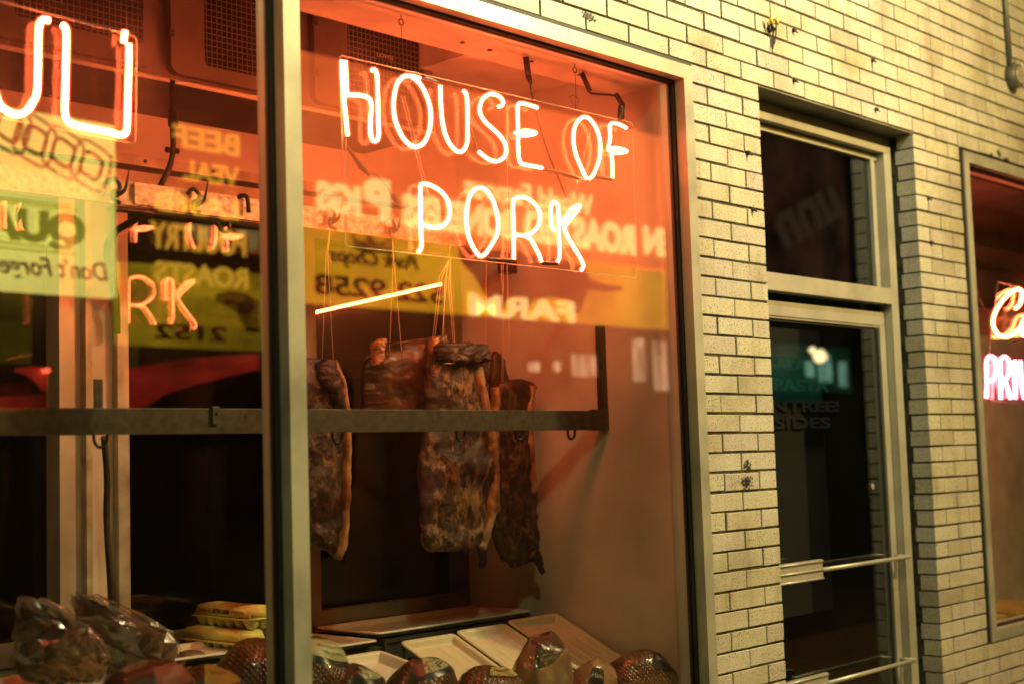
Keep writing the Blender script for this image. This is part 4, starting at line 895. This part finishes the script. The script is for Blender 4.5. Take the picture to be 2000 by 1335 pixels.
tray('white_tray',Matrix.Translation((-2.12,.74,1.045))@Matrix.Rotation(R(-4),4,'Z'),.42,.30,M['white'],'shallow white tray holding a piece of meat beside the egg cartons','white trays under the bagged meat',.012,0)
ham(375,1280,.80,.045,.03,.018,(0,8,0),M['hampink2'],'small meat piece lying on the white tray left of the egg cartons',name='meat_piece',seed=41)
crate(-2.75,-1.96,.6,1.08,.781,1.0,'black crate under the bagged bellies at the left')
# ---- egg cartons
def egg_carton(loc,rz,label,writing=True):
    L_,W_=.30,.105; t=thing('egg_carton',loc,label,'egg carton','yellow foam egg cartons'); Mx=Matrix.Translation(loc)@Matrix.Rotation(R(rz),4,'Z')
    def frus(x0,x1,y0,y1,z0,z1,i_,mb,bev=.0038):
        b=bmesh.new(); V=[b.verts.new(p) for p in ((x0,y0,z0),(x1,y0,z0),(x1,y1,z0),(x0,y1,z0),(x0+i_,y0+i_,z1),(x1-i_,y0+i_,z1),(x1-i_,y1-i_,z1),(x0+i_,y1-i_,z1))]
        for f in((3,2,1,0),(4,5,6,7),(0,1,5,4),(1,2,6,5),(2,3,7,6),(3,0,4,7)): b.faces.new([V[k] for k in f])
        bmesh.ops.bevel(b,geom=b.edges[:],offset=bev,segments=3,affect='EDGES'); 
        for f in b.faces:f.smooth=True
        mb.merge(b,Mx)
    mb=MB(); frus(0,L_,0,W_,.034,.068,.010,mb)
    frus(.02,.12,.02,W_-.02,.060,.0705,.004,mb,.002); frus(.18,.28,.02,W_-.02,.060,.0705,.004,mb,.002)
    lid=mb.build('lid',M['egg'],t)
    mb=MB(); frus(-.005,L_+.005,-.005,W_+.005,.029,.0345,.0005,mb,.0015); mb.build('rim',M['egg'],t)
    mb=MB()
    for i in range(6):
        for j in range(2):
            x=.026+i*.0496; y=.027+j*.051
            seg=14; b=bmesh.new(); rings=[]
            for (zz_,rr_) in ((.0295,.026),(.022,.0245),(.012,.020),(.004,.0145),(.0,.011)):
                rings.append([b.verts.new((x+rr_*math.cos(6.2832*k/seg),y+rr_*math.sin(6.2832*k/seg),zz_)) for k in range(seg)])
            for A,B in zip(rings,rings[1:]):
                for k in range(seg):
                    f=b.faces.new((A[k],A[(k+1)%seg],B[(k+1)%seg],B[k])); f.smooth=True
            b.faces.new(rings[-1]); mb.merge(b,Mx)
    mb.build('egg_cups',M['egg'],t)
    if writing:
        til=Matrix.Rotation(R(90-16),4,'X')
        def T_(x,z,off=.0045): return Mx@Matrix.Translation((x,off-.0012,z))@til
        text('lettering','EXTRA LARGE',.019,T_(.148,.050),M['ink'],lid,extrude=.0003,bold=.0006,width=.085)
        text('lettering','Fresh Grade A Eggs',.008,T_(.235,.053),M['redink'],lid,extrude=.0003,width=.058); text('lettering','Farm Fresh',.007,T_(.235,.045),M['redink'],lid,extrude=.0003,width=.032)
        text('lettering','Keep Refrigerated',.008,T_(.06,.050),M['redink'],lid,extrude=.0003,width=.055)
    return t
egg_carton((-1.700,1.112,1.100),-90,'upper yellow egg carton printed EXTRA LARGE on its side')
egg_carton((-1.745,1.116,1.031),-88,'lower yellow egg carton under the printed one',False)
crate(-1.95,-1.55,.77,1.115,1.0005,1.029,'flat black crate lid under the egg cartons')
# red tube glowing in the dark shop
rt=thing('red_tube_light',(-.75,1.9,2.2),'straight red glowing tube in the dark shop behind the rear pane','tube light')
a=at(590,616,1.235); b=at(871,553,1.235)
mb=MB(); mb.tube([a,b],.0062,10); mb.build('tube',M['neon'],rt)
mb=MB(); mb.box((a.x-.02,1.26,1.92),(b.x+.005,1.28,2.55)); mb.build('back_board',M['room'],rt)
# ================================================================== across the street (seen mirrored in the glass)
YS=-7.9
def refl(px,py):
    p=at(px,py,-YS+.1); return p.x,p.z
ST=Matrix.Rotation(R(180),4,'Z')
def rtext(name,body,xa,xb,yc,hpx,m,parent,y=YS+.02,bold=.01,shear=0,extrude=.004):
    '''lettering on the far sign, seen reflected between pixel columns xa..xb'''
    a=refl(xa,yc);b=refl(xb,yc); c=refl((xa+xb)/2,yc); hh=abs(refl((xa+xb)/2,yc-hpx/2)[1]-refl((xa+xb)/2,yc+hpx/2)[1])
    bm=text_bm(body,1,extrude,bold*3,1,shear); xs=[v.co.x for v in bm.verts]; ys=[v.co.y for v in bm.verts]
    kx=abs(b[0]-a[0])/(max(xs)-min(xs)); ky=hh/(max(ys)-min(ys)); cx=(max(xs)+min(xs))/2; cy=(max(ys)+min(ys))/2
    T=street((a[0]+b[0])/2,c[1],y)
    mb=MB()
    for v in bm.verts: v.co=T@Vector(((v.co.x-cx)*kx,(v.co.y-cy)*ky,v.co.z))
    mb.merge(bm); return mb.build(name,m,parent)
def street(x,z,y=YS+.03): return Matrix.Translation((x,y,z))@ST@Matrix.Rotation(R(90),4,'X')
def sboard(name,x0,x1,z0,z1,m,label,y=YS):
    t=thing(name,((x0+x1)/2,y,z0),label,'sign'); mb=MB(); mb.box((x0,y-.12,z0),(x1,y,z1)); mb.build('face',m,t); return t
fac=MB(); fac.box((-14,-8.6,0),(22,-8.2,7.5)); ff=fac.build('opposite_facade',M['room']); tag(ff,'dark shop facade across the street carrying lit signs','building')
LS=.36
M['s_red']=emisn('lit red sign',(5.6*LS,.95*LS,.20*LS),.6,.6,1.2)
M['s_yel']=emisn('lit yellow sign',(5.6*LS,2.5*LS,.08*LS),.8,.45,1.15,1,1.5)
M['s_yeld']=emisn('lit mustard sign',(1.5*LS,1.0*LS,.03*LS),1.3,.35,1.3,1,2)
M['s_crm']=emisn('lit cream sign',(7.0*LS,6.3*LS,1.3*LS),.8,.75,1.1)
M['s_let']=emis('lit cream letters',(9*LS,6.3*LS,2.0*LS),1)
M['s_amb']=emis('lit amber letters',(4.5*LS,2.4*LS,.2*LS),1)
M['s_grn']=emisn('lit green sign',(.010,.06,.034),1.5,.1,1.2)
M['s_blk']=mat('sign black paint',(.02,.02,.015),.7)
M['s_dgr']=mat('sign olive paint',(.18,.20,.03),.7)
M['s_drd']=mat('sign red paint',(.35,.06,.02),.7)
M['s_win']=emisn('lit shop windows',(1.9,1.2,.65),2.2,.0,1.1,2.5,1); M['s_grw']=emisn('lit green white windows',(.45,.95,.7),2.0,.0,1.0,2,1)
# red fascia with cream letters over a yellow band
t=sboard('red_fascia_sign',4.0,10.6,3.95,5.7,M['s_red'],'lit red fascia across the street reading World Famous OVEN ROASTED BONELESS PIGS')
rtext('lettering','P',708,760,392,84,M['s_let'],t,bold=.02); rtext('lettering','IGS',615,702,388,58,M['s_let'],t,bold=.02)
rtext('lettering','BONELESS',784,1003,425,62,M['s_let'],t,bold=.02); rtext('lettering','ROASTED',1022,1238,455,62,M['s_let'],t,bold=.02)
rtext('lettering','OVEN',1256,1375,478,54,M['s_let'],t,bold=.02); rtext('lettering','World Famous',905,1155,383,44,M['s_let'],t,bold=.008)
t=sboard('yellow_band_sign',4.0,10.6,3.19,3.93,M['s_yel'],'lit yellow band sign across the street advertising Stuffed Pork Chops with a bull silhouette')
for body,xa,xb,yc,hp,mm,sh in (('Stuffed',685,768,478,30,'s_dgr',.3),('Pork Chops',640,815,510,38,'s_blk',.3),('522 9258',612,865,566,40,'s_drd',0),('FARM',915,1120,603,42,'s_let',0)):
    rtext('lettering',body,xa,xb,yc,hp,M[mm],t,shear=sh)
def sil(name,pts,m,parent,y=YS+.012):
    mb=MB(); mb.prism([refl(px,py) for px,py in pts],y-.005,y+.005); mb.build(name,m,parent)
sil('bull_silhouette',[(896,478),(915,470),(935,484),(965,488),(1010,492),(1060,500),(1110,510),(1140,522),(1150,545),(1180,556),(1214,560),(1214,568),(1180,570),(1148,566),(1140,585),(1132,612),(1120,612),(1116,588),(1080,582),(1040,584),(1030,600),(1024,620),(1012,620),(1008,590),(992,580),(984,600),(972,622),(960,620),(958,590),(940,566),(925,540),(905,520),(896,500)],M['s_drd'],t)
# left: mustard band, cream quality sign, amber menu column
t=sboard('mustard_band_sign',2.18,3.75,2.70,3.42,M['s_yeld'],'dim mustard band sign across the street with red numbers')
rtext('lettering','2152',300,440,650,30,M['s_drd'],t)
sil('bull_silhouette',[(420,575),(450,568),(480,575),(505,590),(505,650),(480,648),(462,615),(440,597),(422,590)],M['s_blk'],t)
t=sboard('cream_awning_sign',-.6,2.14,3.10,4.62,M['s_crm'],'lit cream sign across the street reading QUALITY with script beneath')
M['s_olt']=emis('sign olive letters',(2.0*LS,1.9*LS,.18*LS),1)
rtext('lettering','QUALITY',-235,165,437,80,M['s_olt'],t,bold=.022)
rtext('lettering',"Don't Forget",-20,208,528,50,M['s_drd'],t,bold=.004,shear=.25)
mb=MB()
for py in (395,402,482,492):
    a=refl(0,py-8);b=refl(150 if py in(402,492) else 140,py+ (10)); mb.box((a[0]-.6,YS+.005,a[1]-.008),(b[0],YS+.015,a[1]+.008))
mb.build('ruled_lines',M['s_olt'],t)
t=thing('script_badge',(1.6,YS,3.9),'slanted lettered badge in red outline on the cream sign across the street','sign')
mb=MB()
for i,(px,py) in enumerate([(175,325),(120,300),(65,275),(15,250)]):
    x,z=refl(px,py); P=[]
    for k in range(20):
        a=k*6.2832/20; ca,sa=math.cos(a),math.sin(a); ex=.17*abs(ca)**.5*(1 if ca>0 else -1); ez=.20*abs(sa)**.5*(1 if sa>0 else -1)
        P.append((x+ex*.95+ez*.3,YS+.03,z+ez*.9-ex*.45))
    mb.tube(P,.012,6,closed=True); mb.tube([(q_[0]*.55+x*.45,YS+.03,q_[2]*.55+z*.45) for q_ in P],.016,6,closed=True)
mb.build('outlines',M['s_drd'],t)
t=thing('amber_menu_lettering',(3.2,YS,3.5),'column of amber lit words across the street: BEEF VEAL LAMB POULTRY ROASTS','sign')
for body,xa,xb,yc,hp in (('BEEF',335,466,275,44),('VEAL',355,466,340,40),('LAMB',300,466,402,40),('POULTRY',290,478,468,52),('ROASTS',300,482,538,42)):
    rtext('lettering',body,xa,xb,yc,hp,M['s_amb'],t,bold=.012)
# lit shop windows low on the right and green sign
t=thing('lit_shopfront_windows',(10,YS,2.0),'row of lit shopfront windows across the street','windows')
mb=MB()
for (xa,xb,ya,yb) in ((1238,1262,660,745),(1278,1306,665,762),(1120,1165,690,735),(1035,1055,705,725),(1085,1095,705,725)):
    a=refl(xa,ya);b=refl(xb,yb); mb.box((a[0],YS-.03,b[1]),(b[0],YS,a[1]))
mb.build('lit_panes',M['s_win'],t)
t=sboard('upper_storey_sign',0,1,7.0,7.1,M['s_dim'],'x') if False else thing('upper_storey_sign',(12,YS,6),'dim brown painted script sign high on the facade across the street','sign')
def reflT(px,py): p=at(px,py,-YS+2*.147); return p.x,p.z
M['s_dim']=emisn('dim brown sign',(.07,.026,.014),1.0,.1,1.3); M['s_diml']=emis('dim script',(.08,.05,.025),1)
mb=MB(); a=reflT(1470,330);b=reflT(1668,560); mb.box((a[0],YS-.10,min(a[1],b[1])-.6),(b[0],YS-.06,max(a[1],b[1])+1.5)); mb.build('face',M['s_dim'],t)
a=reflT(1520,425);b=reflT(1650,395); bm=text_bm('unn',1,.004,.03,1,.25); xs=[v.co.x for v in bm.verts]; k_=abs(b[0]-a[0])/(max(xs)-min(xs))
T=street((a[0]+b[0])/2,(a[1]+b[1])/2,YS-.03)@Matrix.Rotation(R(-22),4,'Z'); mb=MB()
for v in bm.verts: v.co=T@Vector((v.co.x*k_,v.co.y*k_*.8,v.co.z))
mb.merge(bm); mb.build('lettering',M['s_diml'],t)
t=thing('green_sign_band',(14,YS,2.4),'green lit shop sign across the street','sign')
def reflD(px,py): p=at(px,py,-YS+2*.148); return p.x,p.z
mb=MB(); a=reflD(1500,668);b=reflD(1668,765); mb.box((a[0],YS-.08,b[1]),(b[0],YS-.04,a[1])); mb.build('face',M['s_grn'],t)
mb=MB()
for (xa,xb,ya,yb) in ((1600,1625,690,745),(1640,1656,705,755),(1575,1590,705,735)):
    a=reflD(xa,ya);b=reflD(xb,yb); mb.box((a[0],YS-.03,b[1]),(b[0],YS,a[1]))
mb.build('lit_panes',M['s_grw'],t)
M['s_bulb']=emis('bulb',(5,4,2),1); mb=MB()
for px,py,r_ in ((1566,698,.10),(1551,686,.05)):
    x,z=reflD(px,py); bm=bmesh.new(); bmesh.ops.create_uvsphere(bm,u_segments=12,v_segments=8,radius=r_); bmesh.ops.translate(bm,verts=bm.verts,vec=(x,YS+.3,z)); mb.merge(bm)
tag(mb.build('globe_bulb',M['s_bulb'],t))
# red glowing awning low in the left pane's reflection
M['s_awn']=emisn('red lit awning',(.6,.035,.015),1.2,.05,1.2,1,2); M['s_awn2']=emis('bright red strip',(7,.8,.3),1)
t=thing('red_awning',(1.4,YS,2.4),'dim red lit awning across the street with a rounded opening','awning')
def sil2(name,pts,m,y): 
    mb=MB(); mb.prism([refl(px,py) for px,py in pts],y-.01,y+.01); mb.build(name,m,t)
sil2('valance',[(245,770),(245,720),(360,700),(505,690),(505,720),(400,745),(320,770),(290,790),(250,802)],M['s_awn'],YS)
sil2('valance',[(-60,800),(-60,775),(40,773),(92,770),(92,795),(20,803)],M['s_awn'],YS)
sil2('valance',[(30,718),(60,715),(92,718),(92,765),(82,760),(70,745),(50,730),(30,725)],M['s_awn'],YS)
sil2('bright_strip',[(76,722),(90,718),(91,727),(78,729)],M['s_awn2'],YS+.05)
